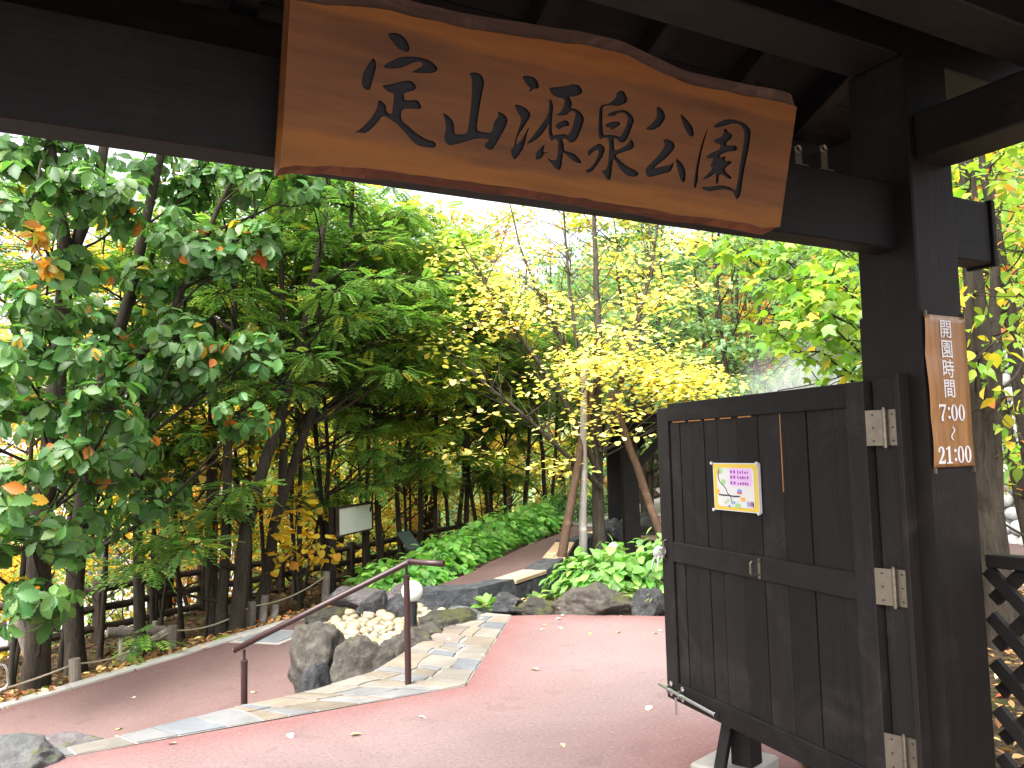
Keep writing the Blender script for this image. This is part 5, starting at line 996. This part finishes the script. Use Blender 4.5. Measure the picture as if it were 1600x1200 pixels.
for i, (x, y, r_) in enumerate(ROW):
    z = float(ground_z(x, y)); h = rng.uniform(5.0, 5.6)-z
    pal = PINP if i < 3 else [(3, (.13, .25, .06)), (3, (.22, .34, .07)), (2, (.38, .42, .06)), (.5, (.55, .45, .05))] if i < 8 else [(3, (.09, .19, .045)), (3, (.15, .26, .05)), (1.5, (.30, .32, .04))]
    stems = upright((x, y, z-.1), h, r_*.72, (rng.uniform(-.3, .5), rng.uniform(-.2, .3)), 2 if i % 3 == 1 else 1, .6)
    cls = blob((x+.15, y+.1), 1.55, 2.4 if i < 7 else 2.2, 5.5 if i < 8 else 4.9, 42 if i < 3 else 30, (.35, .58))+blob((x, y), 1.1, .9, 2.2, 4, (.25, .4))
    tree('slender_tree', 'slender dark-trunked green tree, %s in the row right of the leaning trees' % names[i], 'tree', (x, y, z), stems, cls, style_pin, (48, .22), 'pinnate', T_PIN, pal, group='trees of the riverside wood')
STEM = [(.55, 11.1, 'between the leftmost oak and the log fence'), (1.2, 11.3, 'behind the log lying on two stakes'), (1.42, 10.75, 'left of the dark straight trunk'), (2.3, 11.0, 'behind the leaning trees, left one'), (2.62, 11.7, 'behind the leaning trees, right one'), (3.2, 12.3, 'left of the information board post'), (3.8, 12.7, 'seen under the information board'), (-.35, 10.2, 'behind the leaning grey stake'), (-.75, 9.7, 'at the very left picture edge'), (.1, 10.9, 'behind the trunk of the leftmost oak'), (4.65, 13.2, 'behind the small green panel'), (5.6, 13.9, 'behind the hedge, half way to the path bend')]
for i, (x, y, lb) in enumerate(STEM):
    z = float(ground_z(x, y)); h = rng.uniform(4.4, 5.0)-z
    tree('thin_tree', 'thin dark stem with light green leaves ' + lb, 'tree', (x, y, z), upright((x, y, z-.1), h, .034, (rng.uniform(-.3, .3), rng.uniform(-.2, .2)), 1+i % 2, .45), blob((x, y), 1.15, .9, 4.9, 16, (.3, .5)), style_pin, (40, .2), 'pinnate', T_PIN, PINP, group='trees of the riverside wood')
# yellow-leaved low saplings
LOW = [(2.42, 10.02, .37), (2.80, 10.02, .57), (2.79, 10.56, 1.01), (2.29, 9.94, .76), (2.6, 10.3, .9), (3.0, 10.5, .3)]
tree('sapling', 'low sapling with round golden leaves at the foot of the leaning trees', 'tree', (2.7, 10.3, -.4), [([(2.7, 10.3, -.5), (2.65, 10.25, .3), (2.6, 10.2, 1.0)], .018, .006)], cl(LOW, (.28, .36)), style_spray, (26, .095, .6), 'gold', T_HEART, GOLD)
tree('sapling', 'golden sapling beside the dark trunk left of the leaning trees', 'tree', (1.55, 9.95, -.5), [([(1.55, 9.95, -.6), (1.6, 9.95, .9), (1.75, 9.9, 2.2)], .02, .006)], cl([(2.09, 9.86, 1.66), (1.7, 9.9, 1.5), (1.55, 9.9, 1.9), (1.9, 9.8, 1.0), (1.5, 10, .9)], (.28, .38)), style_spray, (26, .09, .6), 'gold', T_HEART, GOLD)
tree('sapling', 'small green feather-leaved sapling behind the rope', 'tree', (.85, 9.05, -.55), [([(.85, 9.05, -.6), (.8, 9.0, -.2)], .012, .005)], [(V3((.95, 9.0, -.22)), .22), (V3((.72, 9.0, -.28)), .22), (V3((.82, 8.95, -.12)), .2)], style_pin, (12, .2), 'pinnate', T_PIN, PINP)
# --- golden and orange trees farther off, beyond the fence
BACK = [(-1.3, 17.5, ORG, 'orange autumn tree at the left picture edge beyond the log fence'), (.3, 16.2, GOLD, 'golden autumn tree behind the leftmost oak'), (1.5, 13.9, GOLD, 'near golden autumn tree just beyond the fence between the oaks'), (1.9, 18.5, GOLD, 'golden autumn tree glimpsed between the two oaks'), (3.1, 16.0, YGP, 'yellow-green autumn tree behind the thick leaning trunk'), (4.3, 19.0, GOLD, 'tall golden autumn tree behind the slender leaning tree'), (5.0, 16.4, YGP, 'yellow-green autumn tree directly behind the information board'), (6.2, 19.5, YGP, 'yellow-green autumn tree farther back above the information board'), (7.2, 17.2, YGP, 'yellow-green autumn tree behind the small green panel'), (8.4, 20.5, ORG, 'orange autumn tree far behind the small green panel'), (9.6, 18.2, YGP, 'yellow-green autumn tree behind the far half of the hydrangea hedge'), (11.2, 20.6, ORG, 'orange autumn tree showing between trunks left of the propped yellow tree'), (12.6, 19.6, HILLG, 'pale green tree where the far path disappears'), (10.6, 24, HILLG, 'pale green tree farthest back beyond the hedge'), (3.0, 22.5, HILLG, 'pale green tree far back between oaks and leaning trunks'), (-1.0, 21.5, GOLD, 'golden tree far back at the left picture edge'), (6.6, 24.0, GOLD, 'golden tree far back left of the information board')]
for i, (x, y, pal, lb) in enumerate(BACK):
    z = float(ground_z(x, y)); big = rng.uniform(5.0, 6.4)+max(0, .28*(x-4))
    tree('autumn_tree', lb, 'tree', (x, y, z), upright((x, y, z-.2), big-z-.6, .10, (rng.uniform(-.5, .5), 0), 2, .8), blob((x, y), 2.2, max(z+1.2, -1.8), big, 44, (.45, .8)), style_spray, (85, .115, .5, .8), 'autumn%d' % (i % 4), T_DIA, pal, group='autumn trees beyond the fence', twigs=False)
# --- undergrowth beyond the fence
UND = [(-1.6, 14.6), (-.6, 15.6), (.4, 14.4), (1.2, 16.4), (2.1, 15.0), (2.9, 16.9), (4.0, 15.6), (5.2, 17.4), (6.0, 16.2), (7.4, 18.2), (8.9, 17.3), (10.2, 18.6), (-3.2, 15.0), (11.8, 18.9)]
undl = ['below the left picture edge', 'behind the leftmost oak', 'behind the nearest stump post', 'left of the dark trunk', 'right of the dark trunk', 'behind the leaning trees', 'left of the information board', 'behind the information board', 'right of the information board', 'behind the middle of the hedge', 'behind the far half of the hedge', 'beside the end of the log fence', 'outside the left picture edge', 'past the end of the hedge']
for i, (x, y) in enumerate(UND):
    z = float(ground_z(x, y)); pal = [YGP, GOLD, PINP, YGP, ORG][i % 5]; h = 1.5+rng.uniform(0, .7)-min(z, 0)*.55
    tree('undergrowth_shrub', 'loose autumn shrub beyond the log fence, ' + undl[i], 'shrub', (x, y, z), upright((x, y, z-.1), h*.8, .03, (0, 0), 4, .7), blob((x, y), 1.15, z+.3, z+h, 22, (.35, .55)), style_spray, (60, .10, .6, .8), 'under%d' % (i % 5), T_DIA, pal, group='shrubs beyond the log fence', twigs=False)
# --- the propped yellow tree at the pool
KT = [(7.77, 9.34, 2.74), (7.90, 8.94, 2.52), (7.14, 9.14, 2.52), (7.53, 8.94, 2.24), (8.21, 8.89, 2.43), (6.88, 9.34, 3.16), (7.56, 9.61, 3.61), (6.31, 9.01, 2.66), (6.23, 9.50, 2.80), (6.59, 9.14, 2.07), (7.28, 9.13, 2.97), (5.55, 10.24, 3.96), (5.02, 10.16, 4.26), (5.68, 9.76, 3.34), (5.13, 9.84, 3.32), (6.62, 10.57, 3.81), (7.82, 9.75, 4.24), (7.40, 9.97, 4.44), (7.97, 9.36, 3.79), (5.83, 9.07, 2.40), (7.85, 8.77, 2.23), (8.24, 9.48, 4.61), (7.6, 9.1, 2.55), (7.95, 9.2, 2.65), (7.4, 8.9, 2.4), (6.7, 9.3, 2.6), (7.1, 9.4, 2.8), (5.3, 10.0, 3.7), (5.9, 9.9, 3.5)]
KT2 = [(4.67, 9.71, 2.52), (4.97, 9.59, 2.01), (5.99, 9.04, 1.82), (6.62, 8.93, 1.72), (4.83, 9.72, 1.52), (5.74, 8.99, 1.33), (4.44, 9.79, 3.11), (6.13, 10.11, 4.35), (7.3, 9.9, 5.2), (6.3, 9.8, 5.3), (6.9, 9.6, 5.8), (8.0, 10.1, 5.2), (4.6, 9.8, 2.9)]
kt = [([(7.01, 10.02, -.05), (7.0, 9.98, .9), (6.98, 9.92, 1.9), (6.95, 9.8, 3.2), (6.9, 9.7, 4.8), (6.88, 9.65, 6.1)], .10, .012), ([(6.98, 9.95, 1.1), (6.75, 9.9, 2.2), (6.55, 9.85, 3.6), (6.45, 9.8, 5.2), (6.4, 9.8, 5.9)], .042, .008), ([(7.0, 9.9, 1.5), (7.35, 9.7, 2.8), (7.8, 9.6, 4.2), (8.1, 9.6, 5.8)], .055, .012), ([(6.95, 9.9, 1.2), (6.2, 9.8, 2.4), (5.5, 9.9, 3.3), (4.9, 10.0, 4.4)], .05, .010), ([(6.95, 9.9, 1.0), (6.0, 9.7, 1.7), (5.2, 9.7, 2.3), (4.5, 9.7, 2.9)], .04, .008), ([(6.98, 9.9, 1.6), (6.5, 10.1, 3.2), (6.0, 10.2, 4.4), (5.8, 10.2, 5.2)], .04, .008)]
krt = tree('yellow_tree', 'propped tree with round yellow leaves in the middle of the pool bed', 'tree', (7.01, 10.02, 0), kt, cl(KT, (.55, .85)), style_spray, (140, .074, .34, .45, .1), 'kat', T_HEART, KATP, 300, BARKG, .016)
P, D, N, S, tw = style_spray(cl(KT2, (.5, .75)), 40, .078, .3, .35, .1); foliage(krt, 'kat', T_HEART, KATP, P, D, N, S, 0, part='sparse_foliage')
mb = MB()
for _ in range(300):
    j = rng.integers(0, 6); st = resample3(np.array(kt[j][0]), 200); p = st[rng.integers(60, 175 if j < 5 else 120)]; e = p+rng.uniform(.35, 1.15)*np.array([rng.uniform(-.8, .15 if j > 2 else .8), rng.normal(0, .4), rng.uniform(.1, .9)]); mb.tube(bez(p, e, rng.normal(0, .06, 3), 4), [.009, .007, .005, .002], 3, cap=False)
mb.build('bare_twigs', BARKG, krt)
# --- maple whose trunk stands behind the gate post
MP = [(4.65, 3.98, 2.54), (4.60, 3.76, 2.68), (4.69, 4.19, 2.44), (4.78, 4.05, 2.20), (4.73, 4.35, 2.98), (4.70, 3.74, 2.24), (4.71, 3.77, 1.99), (4.72, 4.26, 2.74), (4.88, 3.93, 2.92), (4.74, 4.40, 2.38), (4.40, 3.67, 2.35), (4.55, 3.58, 2.51), (4.9, 3.8, 3.4), (5.2, 3.7, 3.0), (5.5, 3.6, 3.4), (4.6, 4.6, 3.03)]
tree('maple_tree', 'light green maple branches reaching out behind the right gate post', 'tree', (5.25, 3.60, 0), [([(5.25, 3.6, -.1), (5.27, 3.6, 1.2), (5.25, 3.65, 2.4), (5.2, 3.7, 4.2)], .07, .02)], cl(MP, (.26, .36)), style_spray, (46, .10, .55, .7, .45), 'maple', T_PALM, MAPP, 300, BARK, .012)
# --- big tree right of the gate post
RC = [(6.29, 3.77, 3.58), (6.81, 3.80, 3.88), (7.07, 4.14, 3.52), (7.11, 3.89, 3.51), (5.82, 3.55, 2.59), (6.23, 3.57, 2.34), (7.12, 3.94, 2.97), (5.67, 3.44, 2.11), (6.04, 3.49, 1.85), (7.20, 4.35, 4.18), (6.53, 3.71, 1.52), (7.92, 4.62, 3.18), (6.6, 3.6, 3.0), (6.0, 3.4, 3.2), (6.9, 4.0, 4.6), (7.6, 4.3, 4.0), (7.4, 4.0, 2.6), (6.6, 3.4, 4.4), (5.9, 3.2, 4.0)]
RPAL = [(5, (.20, .35, .045)), (3, (.30, .42, .05)), (1, (.60, .46, .05)), (.6, (.58, .20, .05))]
tree('forked_tree', 'grey forked tree with yellow-green leaves right of the gate post', 'tree', (6.22, 3.72, 0), [([(6.22, 3.72, -.1), (6.15, 3.72, .7), (6.08, 3.72, 1.3), (6.12, 3.66, 2.3), (6.1, 3.62, 4.8)], .125, .03), ([(6.12, 3.74, .9), (5.95, 3.70, 1.5), (5.8, 3.6, 2.4), (5.7, 3.5, 3.6)], .06, .02), ([(6.13, 3.70, 1.0), (6.4, 3.75, 1.9), (6.7, 3.8, 3.0), (6.9, 3.9, 4.4)], .06, .02)], cl(RC, (.38, .55)), style_spray, (34, .105, .55, .7, .3), 'rtree', T_OVATE, RPAL, 200, BARK, .014)
tree('knotted_tree', 'dark leaning trunk between the forked tree and the cobble wall', 'tree', (8.9, 4.9, 0), [([(8.9, 4.9, -.1), (8.5, 4.75, 1.0), (8.2, 4.65, 1.6), (8.0, 4.6, 3.2), (7.9, 4.6, 5)], .10, .03)], blob((8.2, 4.9), 1.2, 2.6, 4.8, 16, (.4, .6)), style_spray, (36, .10, .5, .7, .3), 'rtree2', T_OVATE, RPAL+[(2.5, (.58, .22, .06))], 0, BARK)
# --- trees on the hillside behind the pool
HILL = [(13.5, 13.6, 6.4, HILLG, 'pale green layered tree above the middle of the gate door'), (15.5, 16.5, 8.2, HILLG, 'tall pale green tree left of and behind the layered tree'), (12.0, 15.2, 6.6, HILLG, 'light green tree directly behind the propped yellow tree'), (17.5, 14.0, 6.4, HILLG, 'pale green tree behind the light green maple branches'), (19, 18.5, 7.5, ORG, 'orange tree far up the slope above the gate door'), (15.0, 12.0, 4.2, HILLG, 'low pale green tree above the hinge end of the gate door'), (21, 15.5, 7.6, HILLG, 'tall pale green tree mostly hidden by the right gate post'), (17.6, 11.4, 5.0, ORG, 'orange tree mostly hidden behind the opening-hours notice'), (22, 21, 9.0, HILLG, 'big pale green tree high on the slope under the name board corner'), (16, 20, 9.8, YGP, 'yellow-green tree on the slope right of the propped tree top'), (25, 17.5, 9.0, HILLG, 'big pale green tree hidden behind the beam end by the post'), (20, 12.5, 6.2, YGP, 'yellow-green tree peeping out right of the gate post'), (27, 23, 11, HILLG, 'largest pale green tree at the skyline above the maple'), (14.2, 9.6, 3.2, HILLG, 'low green tree behind the right gate post near the cobble wall'), (12.8, 12.0, 3.0, HILLG, 'low dull green tree just above the gate door top'), (30, 19, 11, ORG, 'tall orange tree at the skyline behind the right gate post'), (19, 24, 11.0, HILLG, 'pale green tree at the skyline behind the propped tree'), (24, 13, 7, HILLG, 'pale green tree at the right picture edge above the cobble wall'), (16.5, 8.5, 4.5, GOLD, 'golden tree above the cobble wall at the right picture edge'), (19, 9.5, 6.5, RPAL, 'green and red tree far behind the cobble wall'), (13.6, 6.4, 5.2, RPAL, 'green and red tree standing on top of the cobble wall'), (10.2, 5.6, 6, RPAL, 'green and red tree between the forked tree and the cobble wall')]
for i, (x, y, zt, pal, lb) in enumerate(HILL):
    z = max(float(ground_z(x, y)), -.05); rad = 1.1+.16*zt*rng.uniform(.8, 1.1)+.02*np.hypot(x, y)
    tree('hillside_tree', lb, 'tree', (x, y, z), upright((x, y, z-.2), zt-z-.4, .07+.006*zt, (0, 0), 3, .7), blob((x, y), rad, z+.9, zt, 58, (.45, .8)), style_spray, (95, .10+.0022*np.hypot(x, y), .32, .6), 'hill%d' % (i % 4), T_DIA, pal, group='trees on the slope beyond the pool', twigs=False)
# far wooded ridge, one mass
n_ = 90000; th = rng.uniform(-.6, 1.35, n_); rr = rng.uniform(38, 110, n_); X_ = rr*np.sin(th); Y_ = rr*np.cos(th); Z_ = ground_z(X_, Y_)+rng.uniform(0, 1, n_)**1.2*np.where(th > .40, 7.5, 5.0)*(.6+.4*np.sin(X_*.45)*np.cos(Y_*.4+X_*.13))
o = link('far_wood', leafmesh('far_wood', T_DIA, np.stack([X_, Y_, Z_], 1), unit(n_), np.array([0, 0, 1.])+.8*unit(n_), rng.uniform(.4, 1.1, n_), pick(HILLG+[(1.2, (.50, .36, .06)), (.6, (.45, .20, .05))], n_))); tag(o, 'distant mixed autumn woodland covering the far hills', 'woodland', kind='stuff')
# ---------------------------------------------------------------- hydrangeas, grasses, small plants
HYD2 = [(w_, tuple(min(.9, 1.55*c) for c in q)) for w_, q in HYD]  # hedge copy brightened in colour to offset shade from the tree row
def bush(name, label, c, rx_, ry_, h, n_, size, pal, nobj, key, group=None, tpl=None):
    root = thing(name, label, 'shrub', c, group); c = V3(c)
    az = rng.uniform(0, 6.283, n_); el = np.arcsin(rng.uniform(.0, 1, n_)); k = rng.uniform(.55, 1, n_)**.6
    lump = 1+.16*np.sin(az*3+c[0]*5)+.12*np.sin(az*5+el*4)
    d_ = np.stack([np.cos(az)*np.cos(el), np.sin(az)*np.cos(el), np.sin(el)], 1); P = c+d_*np.array([rx_, ry_, h])*(k*lump)[:, None]
    out = d_*np.array([1, 1, .2])+.6*unit(n_); out[:, 2] -= .38
    foliage(root, key, tpl or T_HYD, pal, P, out, d_*.9+np.array([0, 0, .75])+.3*unit(n_), size*rng.uniform(.65, 1.2, n_), nobj)
    mb = MB()
    for _ in range(14): a = rng.uniform(0, 6.28); e = c+np.array([cos(a)*rx_*.7, sin(a)*ry_*.7, h*rng.uniform(.5, .9)]); mb.tube(bez(c+rng.normal(0, .04, 3)*np.array([1, 1, 0]), e, rng.normal(0, .04, 3), 4), [.009, .008, .006, .003], 5, cap=False)
    mb.build('stems', BARKG, root); return root
bush('hydrangea', 'bright green hydrangea above the wide rock in front of the yellow tree', (4.99, 7.04, .10), .55, .44, .42, 760, .118, HYD, 300, 'hyd')
bush('hydrangea', 'darker hydrangea half hidden behind the open gate door', (5.52, 6.80, .06), .45, .45, .56, 480, .115, HYD, 0, 'hyd')
HC = [(3.72, 10.08), (4.28, 10.22), (4.76, 10.60), (5.28, 11.10), (5.82, 11.66), (6.36, 12.22), (6.96, 12.76), (7.58, 13.32), (8.2, 13.96), (8.85, 14.66), (9.5, 15.28)]
for i, (x, y) in enumerate(HC):
    bush('hedge_hydrangea', '%s hydrangea of the path hedge, counted from the information board' % (names+['x'])[i], (x, y, float(zpath(x, y))-.08), .40, .40, rng.uniform(.34, .42)+.02*i, 520, .115+.002*i, HYD2, 120 if i < 4 else 0, 'hyd2', 'hydrangeas of the path hedge')
bush('fine_shrub', 'feathery green shrub at the far end of the hydrangea hedge', (9.7, 14.6, .0), .7, .7, .95, 1200, .09, [(3, (.10, .22, .08)), (2, (.16, .30, .11))], 0, 'fine', tpl=T_SIMPLE)
gt = thing('grass_tuft', 'pale striped ornamental grass tuft beside the gate door', 'grass', (5.22, 6.42, .03)); n_ = 130
az = rng.uniform(0, 6.283, n_); d_ = np.stack([np.cos(az)*.6, np.sin(az)*.6, rng.uniform(.5, 1.2, n_)], 1)
foliage(gt, 'grass', T_BLADE, [(3, (.42, .52, .16)), (2, (.30, .44, .10)), (1, (.60, .62, .34))], V3((5.22, 6.42, .03))+rng.normal(0, .035, (n_, 3))*np.array([1, 1, .1]), d_, np.array([0, 0, 1.])+.2*unit(n_), rng.uniform(.30, .46, n_), part='blades')
def weed(label, c, n_, size, pal, tpl): 
    root = thing('small_plant', label, 'plant', c); az = rng.uniform(0, 6.283, n_); d_ = np.stack([np.cos(az), np.sin(az), rng.uniform(.1, .9, n_)], 1)
    foliage(root, 'w', tpl, pal, V3(c)+d_*size*.3*rng.uniform(.2, 1, (n_, 1)), d_, np.array([0, 0, 1.])+.4*unit(n_), size*rng.uniform(.6, 1.1, n_), part='leaves')
VAR = [(3, (.20, .32, .09)), (1, (.42, .46, .26)), (3, (.11, .22, .05))]
weed('small leafy plant in the pool corner beside the purplish rock', (3.90, 7.62, -.02), 34, .16, VAR, T_BLADE if 0 else T_SIMPLE)
weed('small variegated plant behind the mossy corner rock', (4.32, 7.28, .03), 40, .14, VAR, T_SIMPLE)
weed('tiny bright green weed at the kerb beside the nearest stump post', (-.02, 8.56, -.5), 16, .12, [(1, (.20, .42, .04))], T_SIMPLE)
weed('tiny bright green weed at the kerb below the drain cover', (1.55, 9.12, -.33), 16, .10, [(1, (.20, .42, .04))], T_SIMPLE)
weed('low pale moss plant among the pebbles', (2.42, 6.86, -.08), 26, .09, [(1, (.35, .45, .16))], T_SIMPLE)
b = MB()
# ---------------------------------------------------------------- leaf litter and fallen leaves
def litter(name, X_, Y_, Z_, size, label, mat=DRY, pal=LITP):
    n_ = len(X_); d_ = unit(n_); d_[:, 2] *= .25; o = link(name, leafmesh(name, T_SIMPLE, np.stack([X_, Y_, Z_], 1), d_, np.array([0, 0, 1.])+.45*unit(n_), size*rng.uniform(.6, 1.25, n_), pick(pal, n_, .25), mat)); tag(o, label, 'leaves', kind='stuff')
n_ = 3200; s = rng.uniform(0, 1, n_); kk = resample(KERB[1:10], 200)[(s*199).astype(int)]; X_ = kk[:, 0]+rng.normal(0, .12, n_); Y_ = kk[:, 1]+.08+np.abs(rng.normal(0, .16, n_))
litter('kerb_litter', X_, Y_, np.maximum(ground_z(X_, Y_), zpath(X_, Y_)-.05)+.03*rng.uniform(0, 1, n_)+.02, .085, 'dry brown leaves drifted along the path kerb')
n_ = 6000; X_ = rng.uniform(-3, 10, n_); Y_ = 8.6+.72*X_*(X_ > 0)*.75+rng.uniform(0, 4.2, n_); q = sdist(KERB, X_, Y_); k = (q > .2); X_, Y_ = X_[k], Y_[k]
litter('forest_litter', X_, Y_, ground_z(X_, Y_)+.06*rng.uniform(.2, 1, len(X_)), .10, 'dry brown leaf litter on the forest floor', pal=[(w_, tuple(.2*c for c in q)) for w_, q in LITP])  # darkened copy of the litter palette: forest shade put into the leaf colour
tag(poly('side_bed', [(3.15, .2), (9.5, .2), (9.5, 5.0), (5.1, 4.9), (3.15, 2.9)], .012, SOIL), kind='structure')
n_ = 5200; X_ = rng.uniform(3.1, 9.5, n_); Y_ = rng.uniform(.3, 5.1, n_); k = X_ > .95*Y_+.35; X_, Y_ = X_[k], Y_[k]; n_ = len(X_); litter('side_litter', X_, Y_, .02+.04*rng.uniform(0, 1, n_), .07, 'dry leaf litter on the ground right of the gate')
n_ = 900; X_ = rng.uniform(4.0, 8, n_); Y_ = rng.uniform(6.4, 9, n_); k = np.array([inpoly(x, y, BEDP) for x, y in zip(X_, Y_)]); litter('bed_litter', X_[k], Y_[k], .05+.03*rng.uniform(0, 1, k.sum()), .07, 'dry leaves lying in the planting bed')
n_ = 2500; th = rng.uniform(.75, 1.0, n_); rr = rng.uniform(16, 30, n_); X_, Y_ = rr*np.sin(th), rr*np.cos(th); litter('slope_litter', X_, Y_, ground_z(X_, Y_)+.05, .22, 'dry brown leaves on the slope beyond the pool')
FALL = [(2, (.72, .58, .30)), (2, (.66, .50, .14)), (1, (.55, .38, .20)), (1.2, (.78, .70, .48))]
pts = []
for _ in range(34): pts.append((rng.uniform(3.6, 6.2), rng.uniform(5.6, 6.95)))
for _ in range(16): pts.append((rng.uniform(.5, 5.5), rng.uniform(3.4, 5.8)))
pts += [(3.55, 7.0), (3.4, 6.9), (3.3, 6.7), (3.7, 7.1), (2.9, 6.4)]
P = np.array([(x, y, .014 if y > 5.1 and x < 3.7 else .008) for x, y in pts if y < np.interp(x, ex, ey)-.05 or (x, y) in pts[-5:]]); n_ = len(P); d_ = unit(n_); d_[:, 2] = .05
for o in leafobj('fallen_leaf', 'fallen', T_OVATE, FALL, P, d_, np.array([0, 0, 1.])+.18*unit(n_), rng.uniform(.04, .068, n_), None, DRY): tag(o, 'small pale yellow fallen leaf lying on the red terrace or its flagstones', 'leaf', 'fallen leaves on the terrace')
pts = [(rng.uniform(.3, 6), rng.uniform(6.2, 10)) for _ in range(60)]
P = np.array([(x, y, float(zpath(x, y))+.008) for x, y in pts if sdist(KERB, np.array(x), np.array(y)) < -.15 and sdist(PRIGHT, np.array(x), np.array(y)) > .1]); n_ = len(P); d_ = unit(n_); d_[:, 2] = .05
for o in leafobj('fallen_leaf', 'fallen', T_OVATE, FALL, P, d_, np.array([0, 0, 1.])+.18*unit(n_), rng.uniform(.05, .085, n_), None, DRY): tag(o, 'small pale fallen leaf lying on the lower path', 'leaf', 'fallen leaves on the lower path')

# ---------------------------------------------------------------- steam over the hot pool
def steam():
    m = bpy.data.materials.new('steam'); m.use_nodes = True; t = m.node_tree; t.nodes.clear()
    out = t.nodes.new('ShaderNodeOutputMaterial'); pv = t.nodes.new('ShaderNodeVolumePrincipled'); pv.inputs['Color'].default_value = (.97, .97, .97, 1); pv.inputs['Anisotropy'].default_value = .1
    c = t.nodes.new('ShaderNodeTexCoord'); ln = t.nodes.new('ShaderNodeVectorMath'); ln.operation = 'LENGTH'; t.links.new(c.outputs['Object'], ln.inputs[0])
    fall = t.nodes.new('ShaderNodeMapRange'); fall.inputs[1].default_value = .25; fall.inputs[2].default_value = 1.0; fall.inputs[3].default_value = 1; fall.inputs[4].default_value = 0; t.links.new(ln.outputs['Value'], fall.inputs[0])
    n = noi(t, 2.2, 4, .6, c.outputs['Object']); k = math_(t, 'MAXIMUM', math_(t, 'SUBTRACT', n, .42), 0.0)
    t.links.new(math_(t, 'MULTIPLY', math_(t, 'MULTIPLY', k, fall.outputs[0]), 5.0), pv.inputs['Density']); t.links.new(pv.outputs[0], out.inputs['Volume'])
    b = MB(); b.add(iv1*1.0, if1); o = link('steam', b.mesh('steam', m, smooth=True)); o.location = (10.45, 9.0, 2.25); o.scale = (1.3, 1.3, 1.15); tag(o, 'thin white steam drifting up from the hot pool', 'steam', kind='stuff')
steam()
